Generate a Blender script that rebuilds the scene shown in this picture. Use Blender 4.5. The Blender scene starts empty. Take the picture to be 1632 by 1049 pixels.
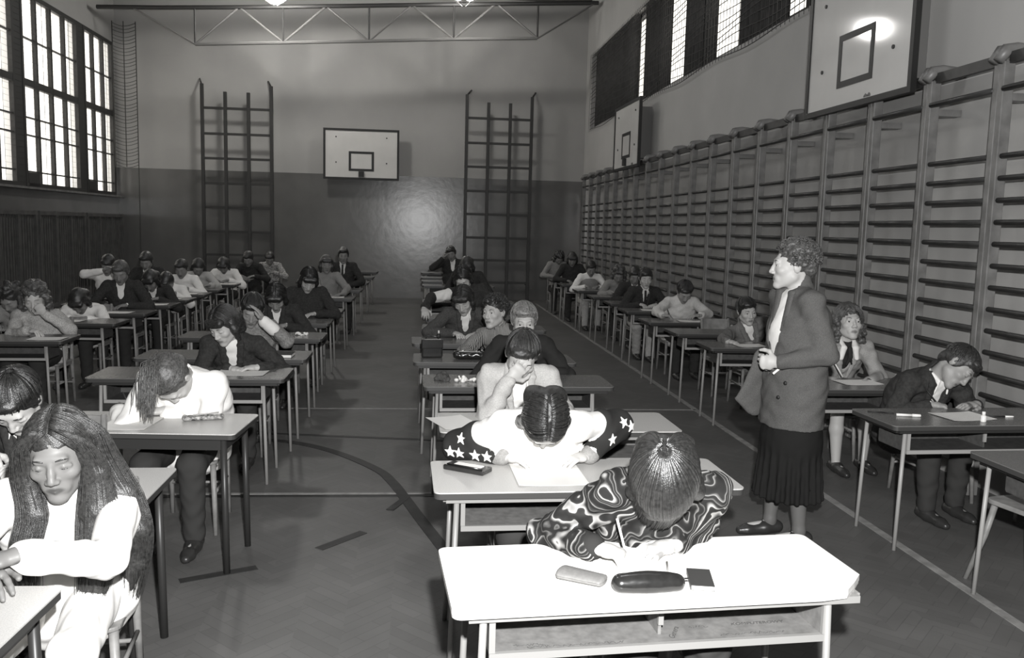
import bpy, bmesh, math, random
import numpy as np
from mathutils import Vector, Matrix
from mathutils.bvhtree import BVHTree
R = math.radians
rng = random.Random(11)
scene = bpy.context.scene
col = scene.collection

# ------------------------------------------------------------------ materials
WARM = (1.0, .985, .955)
_mats = {}
def grey(v): return (v * WARM[0], v * WARM[1], v * WARM[2], 1)
def nodes_of(name):
    m = bpy.data.materials.new(name); m.use_nodes = True
    nt = m.node_tree
    return m, nt, nt.nodes['Principled BSDF'], nt.links
def mat(name, v, rough=.6, spec=.4, metal=0., noise=0., nscale=40., bump=0., bscale=200., v2=None):
    if name in _mats: return _mats[name]
    m, nt, b, L = nodes_of(name)
    b.inputs['Base Color'].default_value = grey(v)
    b.inputs['Roughness'].default_value = rough
    b.inputs['Specular IOR Level'].default_value = spec
    b.inputs['Metallic'].default_value = metal
    tc = nt.nodes.new('ShaderNodeTexCoord')
    if noise or v2 is not None:
        n = nt.nodes.new('ShaderNodeTexNoise'); n.inputs['Scale'].default_value = nscale; n.inputs['Detail'].default_value = 5
        L.new(tc.outputs['Object'], n.inputs['Vector'])
        r = nt.nodes.new('ShaderNodeValToRGB')
        r.color_ramp.elements[0].position = .35; r.color_ramp.elements[1].position = .65
        r.color_ramp.elements[0].color = grey(v * (1 - noise)); r.color_ramp.elements[1].color = grey(v * (1 + noise) if v2 is None else v2)
        L.new(n.outputs['Fac'], r.inputs['Fac']); L.new(r.outputs['Color'], b.inputs['Base Color'])
    if bump:
        n2 = nt.nodes.new('ShaderNodeTexNoise'); n2.inputs['Scale'].default_value = bscale; n2.inputs['Detail'].default_value = 3
        L.new(tc.outputs['Object'], n2.inputs['Vector'])
        bp = nt.nodes.new('ShaderNodeBump'); bp.inputs['Strength'].default_value = bump; bp.inputs['Distance'].default_value = .01
        L.new(n2.outputs['Fac'], bp.inputs['Height']); L.new(bp.outputs['Normal'], b.inputs['Normal'])
    _mats[name] = m
    return m
def emit_mat(name, v, strength):
    if name in _mats: return _mats[name]
    m, nt, b, L = nodes_of(name)
    b.inputs['Base Color'].default_value = grey(.8)
    b.inputs['Emission Color'].default_value = (1, .98, .94, 1); b.inputs['Emission Strength'].default_value = strength
    _mats[name] = m
    return m
def stripe_mat(name, v1, v2, scale, axis='Z', rough=.9, dist=1.5):
    if name in _mats: return _mats[name]
    m, nt, b, L = nodes_of(name)
    tc = nt.nodes.new('ShaderNodeTexCoord')
    w = nt.nodes.new('ShaderNodeTexWave'); w.wave_type = 'BANDS'; w.bands_direction = axis
    w.inputs['Scale'].default_value = scale; w.inputs['Distortion'].default_value = dist; w.inputs['Detail'].default_value = 1
    r = nt.nodes.new('ShaderNodeValToRGB')
    r.color_ramp.elements[0].position = .42; r.color_ramp.elements[1].position = .58
    r.color_ramp.elements[0].color = grey(v1); r.color_ramp.elements[1].color = grey(v2)
    L.new(tc.outputs['Object'], w.inputs['Vector']); L.new(w.outputs['Fac'], r.inputs['Fac'])
    L.new(r.outputs['Color'], b.inputs['Base Color']); b.inputs['Roughness'].default_value = rough
    b.inputs['Specular IOR Level'].default_value = .2
    _mats[name] = m
    return m
def camo_mat(name):
    # printed sweater: swirls of dark, mid grey and pale piping
    m, nt, b, L = nodes_of(name)
    tc = nt.nodes.new('ShaderNodeTexCoord')
    n = nt.nodes.new('ShaderNodeTexWave'); n.wave_type = 'BANDS'; n.bands_direction = 'DIAGONAL'
    n.inputs['Scale'].default_value = 2.6; n.inputs['Distortion'].default_value = 11.; n.inputs['Detail'].default_value = 2.6; n.inputs['Detail Scale'].default_value = 1.6; n.inputs['Detail Roughness'].default_value = .55
    L.new(tc.outputs['Object'], n.inputs['Vector'])
    r = nt.nodes.new('ShaderNodeValToRGB'); r.color_ramp.interpolation = 'LINEAR'
    e = r.color_ramp.elements
    pos = [(.0, .012), (.10, .02), (.16, .10), (.22, .20), (.25, .02), (.40, .014), (.50, .05), (.56, .11), (.60, .018), (.74, .014), (.80, .07), (.88, .24), (.93, .34), (.95, .03), (1., .016)]
    while len(e) < len(pos): e.new(.5)
    for i, (p, v) in enumerate(pos): e[i].position = p; e[i].color = grey(v)
    L.new(n.outputs['Fac'], r.inputs['Fac']); L.new(r.outputs['Color'], b.inputs['Base Color'])
    b.inputs['Roughness'].default_value = .85; b.inputs['Specular IOR Level'].default_value = .2
    _mats[name] = m
    return m
def skin_mat(name, v):
    # skin whose lips are darker than the rest (point attribute 'lip')
    if name in _mats: return _mats[name]
    m, nt, b, L = nodes_of(name)
    a = nt.nodes.new('ShaderNodeAttribute'); a.attribute_name = 'lip'
    mx = nt.nodes.new('ShaderNodeMix'); mx.data_type = 'RGBA'
    mx.inputs['A'].default_value = grey(v); mx.inputs['B'].default_value = grey(v * .42)
    L.new(a.outputs['Fac'], mx.inputs['Factor']); L.new(mx.outputs['Result'], b.inputs['Base Color'])
    b.inputs['Roughness'].default_value = .5; b.inputs['Specular IOR Level'].default_value = .35
    _mats[name] = m
    return m
def hair_mat(name, v, rough=.38, spec=.6):
    return mat(name, v, rough, spec, noise=.45, nscale=90., bump=.25, bscale=260.)

# ------------------------------------------------------------------ mesh builder
class MB:
    def __init__(s): s.v = []; s.f = []
    def add(s, vs, fs):
        o = len(s.v); s.v += [tuple(p) for p in vs]; s.f += [tuple(i + o for i in f) for f in fs]
        return s
    def box(s, c, d, rot=None):
        hx, hy, hz = d[0] / 2, d[1] / 2, d[2] / 2
        vs = [Vector((x, y, z)) for x in (-hx, hx) for y in (-hy, hy) for z in (-hz, hz)]
        if rot is not None: vs = [rot @ p for p in vs]
        c = Vector(c)
        return s.add([p + c for p in vs], [(0, 1, 3, 2), (4, 6, 7, 5), (0, 4, 5, 1), (2, 3, 7, 6), (0, 2, 6, 4), (1, 5, 7, 3)])
    def tube(s, pts, r, n=8, closed=False, flat=None):
        pts = [Vector(p) for p in pts]; k = len(pts)
        rs = r if isinstance(r, (list, tuple)) else [r] * k
        ref = None; rings = []
        for i, p in enumerate(pts):
            if closed: t = pts[(i + 1) % k] - pts[i - 1]
            else: t = pts[min(i + 1, k - 1)] - pts[max(i - 1, 0)]
            if t.length < 1e-9: t = Vector((0, 0, 1))
            t.normalize()
            if ref is None: ref = t.orthogonal().normalized()
            a = (ref - t * ref.dot(t))
            a = a.normalized() if a.length > 1e-6 else t.orthogonal().normalized()
            ref = a; b = t.cross(a)
            rings.append([p + (a * math.cos(2 * math.pi * j / n) + b * math.sin(2 * math.pi * j / n)) * rs[i] for j in range(n)])
        vs = [q for g in rings for q in g]; fs = []
        for i in range(k if closed else k - 1):
            i2 = (i + 1) % k
            for j in range(n):
                fs.append((i * n + j, i * n + (j + 1) % n, i2 * n + (j + 1) % n, i2 * n + j))
        if not closed:
            fs.append(tuple(range(n - 1, -1, -1))); fs.append(tuple((k - 1) * n + j for j in range(n)))
        return s.add(vs, fs)
    def prism(s, poly, z0, z1):
        n = len(poly)
        vs = [(x, y, z0) for x, y in poly] + [(x, y, z1) for x, y in poly]
        fs = [tuple(range(n - 1, -1, -1)), tuple(range(n, 2 * n))] + [(i, (i + 1) % n, n + (i + 1) % n, n + i) for i in range(n)]
        return s.add(vs, fs)
    def lathe(s, prof, c=(0, 0, 0), n=20):
        vs = []; fs = []; k = len(prof)
        for r, z in prof:
            for j in range(n): vs.append((c[0] + r * math.cos(2 * math.pi * j / n), c[1] + r * math.sin(2 * math.pi * j / n), c[2] + z))
        for i in range(k - 1):
            for j in range(n): fs.append((i * n + j, i * n + (j + 1) % n, (i + 1) * n + (j + 1) % n, (i + 1) * n + j))
        return s.add(vs, fs)
    def xform(s, M):
        s.v = [tuple(M @ Vector(p)) for p in s.v]; return s
    def build(s, name, m, parent=None, smooth=False, bevel=0.):
        me = bpy.data.meshes.new(name); me.from_pydata(s.v, [], s.f); me.update()
        bm = bmesh.new(); bm.from_mesh(me); bmesh.ops.recalc_face_normals(bm, faces=bm.faces); bm.to_mesh(me); bm.free()
        me.materials.append(m)
        if smooth: me.shade_smooth()
        o = bpy.data.objects.new(name, me); col.objects.link(o)
        if parent is not None: o.parent = parent
        if bevel:
            b = o.modifiers.new('bevel', 'BEVEL'); b.width = bevel; b.segments = 2; b.limit_method = 'ANGLE'
        return o
def rrect(x0, x1, y0, y1, r, n=5):
    out = []
    for cx, cy, a0 in ((x1 - r, y1 - r, 0), (x0 + r, y1 - r, 90), (x0 + r, y0 + r, 180), (x1 - r, y0 + r, 270)):
        for i in range(n + 1):
            a = R(a0 + 90 * i / n); out.append((cx + r * math.cos(a), cy + r * math.sin(a)))
    return out
def tag(o, label=None, cat=None, group=None, kind=None):
    if label: o['label'] = label
    if cat: o['category'] = cat
    if group: o['group'] = group
    if kind: o['kind'] = kind
    return o
def empty(name, loc=(0, 0, 0), rz=0.):
    o = bpy.data.objects.new(name, None); col.objects.link(o)
    o.empty_display_size = .1; o.location = loc; o.rotation_euler = (0, 0, rz)
    return o
def structure(o): o['kind'] = 'structure'; return o
kids = {}
def copy_tree(o, parent=None):
    c = o.copy(); col.objects.link(c)
    if parent is not None: c.parent = parent
    for ch in list(o.children): copy_tree(ch, c)
    return c

# ------------------------------------------------------------------ soft body modelling (distance fields -> one continuous surface)
def V(*a): return np.array(a, dtype=np.float64)
def unit(a):
    n = np.linalg.norm(a); return a / n if n > 1e-9 else a
class Blob:
    def __init__(s): s.p = []
    def cap(s, a, b, ra, rb=None, k=.02, ax=None, sc=1., op='u'):
        s.p.append(('c', np.array(a, float), np.array(b, float), ra, ra if rb is None else rb, k, None if ax is None else unit(np.array(ax, float)), sc, op)); return s
    def chain(s, pts, rs, k=.015, **kw):
        for i in range(len(pts) - 1): s.cap(pts[i], pts[i + 1], rs[i], rs[i + 1], k, **kw)
        return s
    def ell(s, c, r, k=.02, rot=None, op='u'):
        s.p.append(('e', np.array(c, float), np.array(r, float), np.eye(3) if rot is None else np.array(rot, float), k, op)); return s
    def half(s, pt, n, k=.004):      # keep only the side towards n
        s.p.append(('h', np.array(pt, float), unit(np.array(n, float)), k)); return s
    def build(s, h):
        los, his = [], []
        for q in s.p:
            if q[0] == 'c' and q[8] == 'u':
                m = max(q[3], q[4]) * max(1, q[7]) + .01
                los.append(np.minimum(q[1], q[2]) - m); his.append(np.maximum(q[1], q[2]) + m)
            elif q[0] == 'e' and q[5] == 'u':
                m = q[2].max() + .01; los.append(q[1] - m); his.append(q[1] + m)
        lo = np.min(los, 0) - 3 * h; hi = np.max(his, 0) + 3 * h
        N = np.ceil((hi - lo) / h).astype(int) + 1
        D = np.full(N, 1.0, np.float32)
        gx = [(lo[i] + np.arange(N[i]) * h).astype(np.float32) for i in range(3)]
        for q in s.p:
            if q[0] == 'h':
                d = -((gx[0] - q[1][0]) * q[2][0])[:, None, None] - ((gx[1] - q[1][1]) * q[2][1])[None, :, None] - ((gx[2] - q[1][2]) * q[2][2])[None, None, :]
                D = np.maximum(D, d.astype(np.float32)); continue
            if q[0] == 'c':
                m = max(q[3], q[4]) * max(1, q[7]) + q[5] + 2 * h; l_, h_ = np.minimum(q[1], q[2]) - m, np.maximum(q[1], q[2]) + m; k = q[5]; op = q[8]
            else:
                m = q[2].max() + q[4] + 2 * h; l_, h_ = q[1] - m, q[1] + m; k = q[4]; op = q[5]
            i0 = np.clip(np.floor((l_ - lo) / h).astype(int), 0, N); i1 = np.clip(np.ceil((h_ - lo) / h).astype(int) + 1, 0, N)
            if np.any(i1 <= i0): continue
            X = gx[0][i0[0]:i1[0]][:, None, None]; Y = gx[1][i0[1]:i1[1]][None, :, None]; Z = gx[2][i0[2]:i1[2]][None, None, :]
            if q[0] == 'c':
                a, b = q[1], q[2]; ba = b - a; L2 = max(float(ba @ ba), 1e-9)
                px, py, pz = X - a[0], Y - a[1], Z - a[2]
                t = np.clip((px * ba[0] + py * ba[1] + pz * ba[2]) / L2, 0, 1)
                qx, qy, qz = px - t * ba[0], py - t * ba[1], pz - t * ba[2]
                if q[6] is not None:
                    n = q[6]; w = (qx * n[0] + qy * n[1] + qz * n[2]) * (1 - 1 / q[7])
                    qx, qy, qz = qx - w * n[0], qy - w * n[1], qz - w * n[2]
                d = np.sqrt(qx * qx + qy * qy + qz * qz) - (q[3] + (q[4] - q[3]) * t)
            else:
                c, r, rot = q[1], q[2], q[3]
                px, py, pz = X - c[0], Y - c[1], Z - c[2]
                u = (px * rot[0, 0] + py * rot[1, 0] + pz * rot[2, 0]) / r[0]
                v = (px * rot[0, 1] + py * rot[1, 1] + pz * rot[2, 1]) / r[1]
                w = (px * rot[0, 2] + py * rot[1, 2] + pz * rot[2, 2]) / r[2]
                k0 = np.sqrt(u * u + v * v + w * w); k1 = np.sqrt((u / r[0]) ** 2 + (v / r[1]) ** 2 + (w / r[2]) ** 2)
                d = np.where(k1 > 1e-6, k0 * (k0 - 1) / np.maximum(k1, 1e-6), -r.min())
            d = d.astype(np.float32)
            S = D[i0[0]:i1[0], i0[1]:i1[1], i0[2]:i1[2]]
            if op == 'u':
                hh = np.clip(.5 + .5 * (S - d) / k, 0, 1); S[...] = S + (d - S) * hh - k * hh * (1 - hh)
            else:
                nd = -d; hh = np.clip(.5 - .5 * (S - nd) / k, 0, 1); S[...] = S + (nd - S) * hh + k * hh * (1 - hh)
        return surface_nets(D, lo, h)
def surface_nets(D, lo, h):
    ins = D < 0
    c = ins[:-1, :-1, :-1].astype(np.uint8)
    for dx, dy, dz in ((0, 0, 1), (0, 1, 0), (0, 1, 1), (1, 0, 0), (1, 0, 1), (1, 1, 0), (1, 1, 1)):
        c = c + ins[dx:D.shape[0] - 1 + dx, dy:D.shape[1] - 1 + dy, dz:D.shape[2] - 1 + dz]
    act = np.argwhere((c > 0) & (c < 8))
    idx = np.full(c.shape, -1, np.int32); idx[tuple(act.T)] = np.arange(len(act))
    acc = np.zeros((len(act), 3)); cnt = np.zeros(len(act))
    for ax in range(3):
        o = [(0, 0), (0, 1), (1, 0), (1, 1)]
        for p, q in o:
            e0 = [0, 0, 0]; oth = [i for i in range(3) if i != ax]; e0[oth[0]] = p; e0[oth[1]] = q
            e1 = list(e0); e1[ax] = 1
            A = D[tuple((act + e0).T)].astype(np.float64); B = D[tuple((act + e1).T)].astype(np.float64)
            m = (A < 0) != (B < 0); t = np.where(m, A / np.where(np.abs(A - B) < 1e-12, 1, A - B), 0)
            pt = np.tile(np.array(e0, float), (len(act), 1)); pt[:, ax] = t
            acc += pt * m[:, None]; cnt += m
    P = lo + (act + acc / np.maximum(cnt, 1)[:, None]) * h
    quads = []
    for ax in range(3):
        sl0 = [slice(None)] * 3; sl1 = [slice(None)] * 3; sl0[ax] = slice(0, -1); sl1[ax] = slice(1, None)
        a = ins[tuple(sl0)]; b = ins[tuple(sl1)]
        e = np.argwhere(a != b); oth = [i for i in range(3) if i != ax]
        e = e[(e[:, oth[0]] > 0) & (e[:, oth[1]] > 0) & (e[:, oth[0]] < c.shape[oth[0]]) & (e[:, oth[1]] < c.shape[oth[1]])]
        flip = a[tuple(e.T)]
        def at(p, q):
            f = e.copy(); f[:, oth[0]] -= p; f[:, oth[1]] -= q; return idx[tuple(f.T)]
        Q = np.stack([at(1, 1), at(0, 1), at(0, 0), at(1, 0)], 1)
        if ax == 1: flip = ~flip
        Q[~flip] = Q[~flip][:, ::-1]
        quads.append(Q)
    return P, np.concatenate(quads)
def np_mesh(name, P, Q, m, parent=None, wrinkle=0., wscale=28., smooth_it=0):
    me = bpy.data.meshes.new(name)
    me.vertices.add(len(P)); me.vertices.foreach_set('co', P.astype(np.float32).ravel())
    me.loops.add(Q.size); me.loops.foreach_set('vertex_index', Q.astype(np.int32).ravel())
    me.polygons.add(len(Q)); me.polygons.foreach_set('loop_start', np.arange(0, Q.size, 4, dtype=np.int32))
    me.update(calc_edges=True); me.validate()
    if wrinkle:
        n = np.zeros(len(P) * 3, np.float32); me.vertices.foreach_get('normal', n); n = n.reshape(-1, 3)
        x, y, z = (P * wscale).T
        w = np.sin(x * 1.1 + 1.7 * np.sin(z * .9 + y * .5)) * np.sin(z * 1.3 + 1.5 * np.sin(y * .8 - x * .4)) + .5 * np.sin(2.1 * z + 1.3 * y + 2 * np.sin(1.3 * x))
        P = P + n * (w * wrinkle)[:, None]
        me.vertices.foreach_set('co', P.astype(np.float32).ravel()); me.update()
    me.shade_smooth(); me.materials.append(m)
    o = bpy.data.objects.new(name, me); col.objects.link(o)
    if parent is not None: o.parent = parent
    return o

# ------------------------------------------------------------------ the hall
XL, XR, YB, YF, ZC = -7.1, 4.1, 21.6, -3.0, 7.3
def wall_mat(name, dado, up, low):
    m, nt, b, L = nodes_of(name)
    tc = nt.nodes.new('ShaderNodeTexCoord'); sx = nt.nodes.new('ShaderNodeSeparateXYZ'); L.new(tc.outputs['Object'], sx.inputs[0])
    st = nt.nodes.new('ShaderNodeMath'); st.operation = 'GREATER_THAN'; st.inputs[1].default_value = dado; L.new(sx.outputs['Z'], st.inputs[0])
    n = nt.nodes.new('ShaderNodeTexNoise'); n.inputs['Scale'].default_value = 1.2; n.inputs['Detail'].default_value = 6; L.new(tc.outputs['Object'], n.inputs['Vector'])
    def ramp(v, a):
        r = nt.nodes.new('ShaderNodeValToRGB'); r.color_ramp.elements[0].position = .3; r.color_ramp.elements[1].position = .7
        r.color_ramp.elements[0].color = grey(v * (1 - a)); r.color_ramp.elements[1].color = grey(v * (1 + a)); L.new(n.outputs['Fac'], r.inputs['Fac']); return r
    a, c = ramp(low, .14), ramp(up, .05)
    mx = nt.nodes.new('ShaderNodeMix'); mx.data_type = 'RGBA'
    L.new(st.outputs[0], mx.inputs['Factor']); L.new(a.outputs['Color'], mx.inputs['A']); L.new(c.outputs['Color'], mx.inputs['B'])
    L.new(mx.outputs['Result'], b.inputs['Base Color'])
    rr = nt.nodes.new('ShaderNodeMapRange'); rr.inputs['To Min'].default_value = .22; rr.inputs['To Max'].default_value = .9
    L.new(st.outputs[0], rr.inputs['Value']); L.new(rr.outputs['Result'], b.inputs['Roughness'])
    n2 = nt.nodes.new('ShaderNodeTexNoise'); n2.inputs['Scale'].default_value = 5; n2.inputs['Detail'].default_value = 8; L.new(tc.outputs['Object'], n2.inputs['Vector'])
    bp = nt.nodes.new('ShaderNodeBump'); bp.inputs['Strength'].default_value = .10; bp.inputs['Distance'].default_value = .02
    L.new(n2.outputs['Fac'], bp.inputs['Height']); L.new(bp.outputs['Normal'], b.inputs['Normal'])
    b.inputs['Specular IOR Level'].default_value = .5
    return m
def floor_mat():
    m, nt, b, L = nodes_of('oak parquet')
    tc = nt.nodes.new('ShaderNodeTexCoord')
    def bricks(rot):
        mp = nt.nodes.new('ShaderNodeMapping'); mp.inputs['Rotation'].default_value = (0, 0, rot)
        L.new(tc.outputs['Object'], mp.inputs['Vector'])
        k = nt.nodes.new('ShaderNodeTexBrick'); k.inputs['Scale'].default_value = 1.0
        k.inputs['Brick Width'].default_value = .30; k.inputs['Row Height'].default_value = .06; k.inputs['Mortar Size'].default_value = .0015
        k.inputs['Color1'].default_value = grey(.100); k.inputs['Color2'].default_value = grey(.117); k.inputs['Mortar'].default_value = grey(.080)
        L.new(mp.outputs['Vector'], k.inputs['Vector']); return k
    a, c = bricks(R(45)), bricks(R(-45))
    # alternate the two diagonals in strips: a herringbone look
    sx = nt.nodes.new('ShaderNodeSeparateXYZ'); L.new(tc.outputs['Object'], sx.inputs[0])
    md = nt.nodes.new('ShaderNodeMath'); md.operation = 'PINGPONG'; md.inputs[1].default_value = .21; L.new(sx.outputs['X'], md.inputs[0])
    gt = nt.nodes.new('ShaderNodeMath'); gt.operation = 'GREATER_THAN'; gt.inputs[1].default_value = .105; L.new(md.outputs[0], gt.inputs[0])
    mx = nt.nodes.new('ShaderNodeMix'); mx.data_type = 'RGBA'
    L.new(gt.outputs[0], mx.inputs['Factor']); L.new(a.outputs['Color'], mx.inputs['A']); L.new(c.outputs['Color'], mx.inputs['B'])
    n = nt.nodes.new('ShaderNodeTexNoise'); n.inputs['Scale'].default_value = 1.6; n.inputs['Detail'].default_value = 6; L.new(tc.outputs['Object'], n.inputs['Vector'])
    mu = nt.nodes.new('ShaderNodeMix'); mu.data_type = 'RGBA'; mu.blend_type = 'MULTIPLY'; mu.inputs['Factor'].default_value = .55
    L.new(mx.outputs['Result'], mu.inputs['A']); L.new(n.outputs['Fac'], mu.inputs['B'])
    br = nt.nodes.new('ShaderNodeMix'); br.data_type = 'RGBA'; br.blend_type = 'MULTIPLY'; br.inputs['Factor'].default_value = 1; br.inputs['B'].default_value = (1.45, 1.45, 1.45, 1)
    L.new(mu.outputs['Result'], br.inputs['A']); L.new(br.outputs['Result'], b.inputs['Base Color'])
    b.inputs['Roughness'].default_value = .5; b.inputs['Specular IOR Level'].default_value = .35
    return m
M_wall = wall_mat('painted wall', 3.0, .35, .125)
M_wall_r = wall_mat('painted side wall', 3.0, .42, .34)
M_ceil = mat('dark ceiling boards', .13, .9, noise=.15, nscale=2.)
M_dark = mat('dark painted steel', .035, .5)
M_steel = mat('grey painted steel', .16, .45)
M_wood = mat('varnished bar wood', .16, .42, .5, noise=.25, nscale=8.)
M_rung = mat('dark rung wood', .030, .45, .5, noise=.2, nscale=12.)
M_white = mat('white lacquer board', .62, .065, .5, noise=.03, nscale=3.)
M_black = mat('black paint', .02, .5)
M_line_w = mat('worn white line paint', .26, .6, noise=.2, nscale=14.)
M_line_d = mat('dark line paint', .03, .6, noise=.15, nscale=14.)
M_net = mat('net cord', .06, .9)
M_curtain = mat('dark window curtain', .06, .9, noise=.2, nscale=6.)
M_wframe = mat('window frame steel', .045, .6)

structure(MB().box(((XL + XR) / 2, (YB + YF) / 2, -.05), (XR - XL + .6, YB - YF + .6, .1)).build('floor', floor_mat()))
structure(MB().box(((XL + XR) / 2, (YB + YF) / 2, ZC + .05), (XR - XL + .6, YB - YF + .6, .1)).build('ceiling', M_ceil))
structure(MB().box(((XL + XR) / 2, YB + .15, ZC / 2), (XR - XL + .6, .3, ZC)).build('wall_back', M_wall))
structure(MB().box(((XL + XR) / 2, YF - .15, ZC / 2), (XR - XL + .6, .3, ZC)).build('wall_front', M_wall))
SILL, WTOP = 2.33, 5.85
bays = [(19.72, 21.5), (16.78, 19.42), (13.85, 16.48)]
w = MB()
w.box((XL - .15, (YB + YF) / 2, SILL / 2), (.3, YB - YF, SILL))
w.box((XL - .15, (YB + YF) / 2, (WTOP + ZC) / 2), (.3, YB - YF, ZC - WTOP))
ys = [YF] + [q for b_ in reversed(bays) for q in b_] + [YB]
w.box((XL - .15, (ys[0] + ys[1]) / 2, (SILL + WTOP) / 2), (.3, ys[1] - ys[0], WTOP - SILL)); w.box((XL - .15, (ys[-2] + ys[-1]) / 2, (SILL + WTOP) / 2), (.3, ys[-1] - ys[-2], WTOP - SILL))
structure(w.build('wall_left', M_wall))
structure(MB().box((XL + .06, 16.5, SILL - .02), (.16, 10.2, .04)).build('trim_1', M_wood))
for q, i in enumerate((2, 4)): structure(MB().box((XL - .12, (ys[i] + ys[i + 1]) / 2, (SILL + WTOP) / 2), (.2, ys[i + 1] - ys[i], WTOP - SILL)).build('trim_%d' % (40 + q), M_wframe))  # wall piers between the bays, backlit shade put into their dark colour
W0, W1, RZ0, RZ1 = 9.0, 20.9, 4.22, 5.95
w = MB()
w.box((XR + .15, (YB + YF) / 2, RZ0 / 2), (.3, YB - YF, RZ0))
w.box((XR + .15, (YB + YF) / 2, (RZ1 + ZC) / 2), (.3, YB - YF, ZC - RZ1))
w.box((XR + .15, (W1 + YB) / 2, (RZ0 + RZ1) / 2), (.3, YB - W1, RZ1 - RZ0)); w.box((XR + .15, (W0 + YF) / 2, (RZ0 + RZ1) / 2), (.3, W0 - YF, RZ1 - RZ0))
structure(w.build('wall_right', M_wall_r))

def pane_mat():
    m = bpy.data.materials.new('frosted daylight glass'); m.use_nodes = True; nt = m.node_tree; nt.nodes.clear()
    o = nt.nodes.new('ShaderNodeOutputMaterial'); t = nt.nodes.new('ShaderNodeBsdfTransparent'); d = nt.nodes.new('ShaderNodeBsdfTranslucent'); g = nt.nodes.new('ShaderNodeBsdfGlossy')
    g.inputs['Roughness'].default_value = .15
    d.inputs['Color'].default_value = grey(.9); t.inputs['Color'].default_value = grey(.9)
    x = nt.nodes.new('ShaderNodeMixShader'); x.inputs[0].default_value = .35; y = nt.nodes.new('ShaderNodeMixShader'); y.inputs[0].default_value = .06
    L = nt.links; L.new(t.outputs[0], x.inputs[1]); L.new(d.outputs[0], x.inputs[2]); L.new(x.outputs[0], y.inputs[1]); L.new(g.outputs[0], y.inputs[2]); L.new(y.outputs[0], o.inputs[0])
    return m
M_pane = pane_mat()
wn = 0
for (y0, y1) in bays:
    wn += 1
    f = MB(); X = XL - .06
    for z in (SILL + .04, WTOP - .04): f.box((X, (y0 + y1) / 2, z), (.1, y1 - y0, .08))
    for y in (y0 + .04, y1 - .04): f.box((X, y, (SILL + WTOP) / 2), (.1, .08, WTOP - SILL - .16))
    fr = structure(f.build('window_%d' % wn, M_wframe))
    n = 3 if wn == 1 else 4; step = (y1 - y0) / n
    for i in range(1, n): MB().box((X + .0, y0 + i * step, (SILL + WTOP) / 2), (.08, .075, WTOP - SILL)).build('mullion', M_wframe, fr)
    MB().box((X + .0, (y0 + y1) / 2, 4.22), (.09, y1 - y0, .13)).build('transom', M_wframe, fr)
    for z in (2.62, 3.28, 3.60, 5.02): MB().box((X, (y0 + y1) / 2, z), (.05, y1 - y0, .025)).build('glazing_bar', M_wframe, fr)
    for i in range(n): MB().box((X - .03, y0 + (i + .5) * step, (SILL + WTOP) / 2), (.006, step - .02, WTOP - SILL - .1)).build('pane', M_pane, fr)
    if wn < 3:      # opened vent flaps in the bottom lights
        MB().box((X + .035, y0 + .5 * step, 2.47), (.03, step * .7, .26)).build('vent_flap', M_wframe, fr)
# wire guard in front of the tall windows
g = MB()
for z in np.arange(SILL + .08, WTOP, .105): g.box((XL - .015, 17.68, z), (.0035, 7.7, .0035))
for y in np.arange(13.9, 21.5, .42): g.box((XL - .015, y, (SILL + WTOP) / 2), (.006, .006, WTOP - SILL))
tag(g.build('window_guard', M_net), 'fine wire guard stretched across the tall windows of the left wall', 'guard')

# high windows of the right wall: dark curtains with a few light panes
X = XR + .16
lights = [(9.42, 9.85), (11.35, 12.3), (13.75, 14.6), (16.3, 16.75)]
edges = sorted([W0, 10.5, 12.9, 15.3, 18.0, W1])
for i in range(len(edges) - 1):
    y0, y1 = edges[i], edges[i + 1]; wn += 1
    f = MB()
    for z in (RZ0 + .04, RZ1 - .04): f.box((X, (y0 + y1) / 2, z), (.1, y1 - y0, .08))
    for y in (y0 + .05, y1 - .05): f.box((X, y, (RZ0 + RZ1) / 2), (.1, .1, RZ1 - RZ0 - .16))
    fr = structure(f.build('window_%d' % wn, M_wframe))
    MB().box((X + .05, (y0 + y1) / 2, (RZ0 + RZ1) / 2), (.006, y1 - y0, RZ1 - RZ0)).build('pane', M_pane, fr)
    here = [q for q in lights if y0 <= q[0] < y1]
    segs = [y0]
    for q in here: segs += list(q)
    segs.append(y1)
    for j in range(0, len(segs), 2):
        a, b_ = segs[j], segs[j + 1]
        c = MB(); k = max(4, int((b_ - a) / .05)); vs = []
        for q in range(k + 1):
            y = a + (b_ - a) * q / k; xx = X - .07 + .025 * math.sin(q * 1.9)
            vs += [(xx, y, RZ0 + .02), (xx, y, RZ1 - .02), (xx + .012, y, RZ0 + .02), (xx + .012, y, RZ1 - .02)]
        fs = []
        for q in range(k): o = 4 * q; fs += [(o, o + 4, o + 5, o + 1), (o + 2, o + 3, o + 7, o + 6), (o + 1, o + 5, o + 7, o + 3), (o, o + 2, o + 6, o + 4)]
        c.add(vs, fs).build('curtain', M_curtain, fr, smooth=True)
g = MB()
for i, z in enumerate(np.arange(RZ0 - .06, RZ1, .10)):
    g.tube([(XR - .05, y, z + .03 * math.sin(y * 2.2 + i)) for y in np.arange(W0, W1 + .1, .25)], .006, 4)
for y in np.arange(W0, W1, .12): g.tube([(XR - .05, y, RZ0 - .08), (XR - .05, y + .02, RZ1)], .004, 4)
tag(g.build('safety_net', M_net), 'dark safety net hung over the high windows of the right wall', 'net')
g = MB()
for i, z in enumerate(np.arange(3.05, 6.3, .085)):
    g.tube([(XL + .05 + .52 * t, 21.35 - .05 * t, z - .07 * math.sin(math.pi * t) - .01 * (i % 3)) for t in np.linspace(0, 1, 8)], .007, 4)
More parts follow.
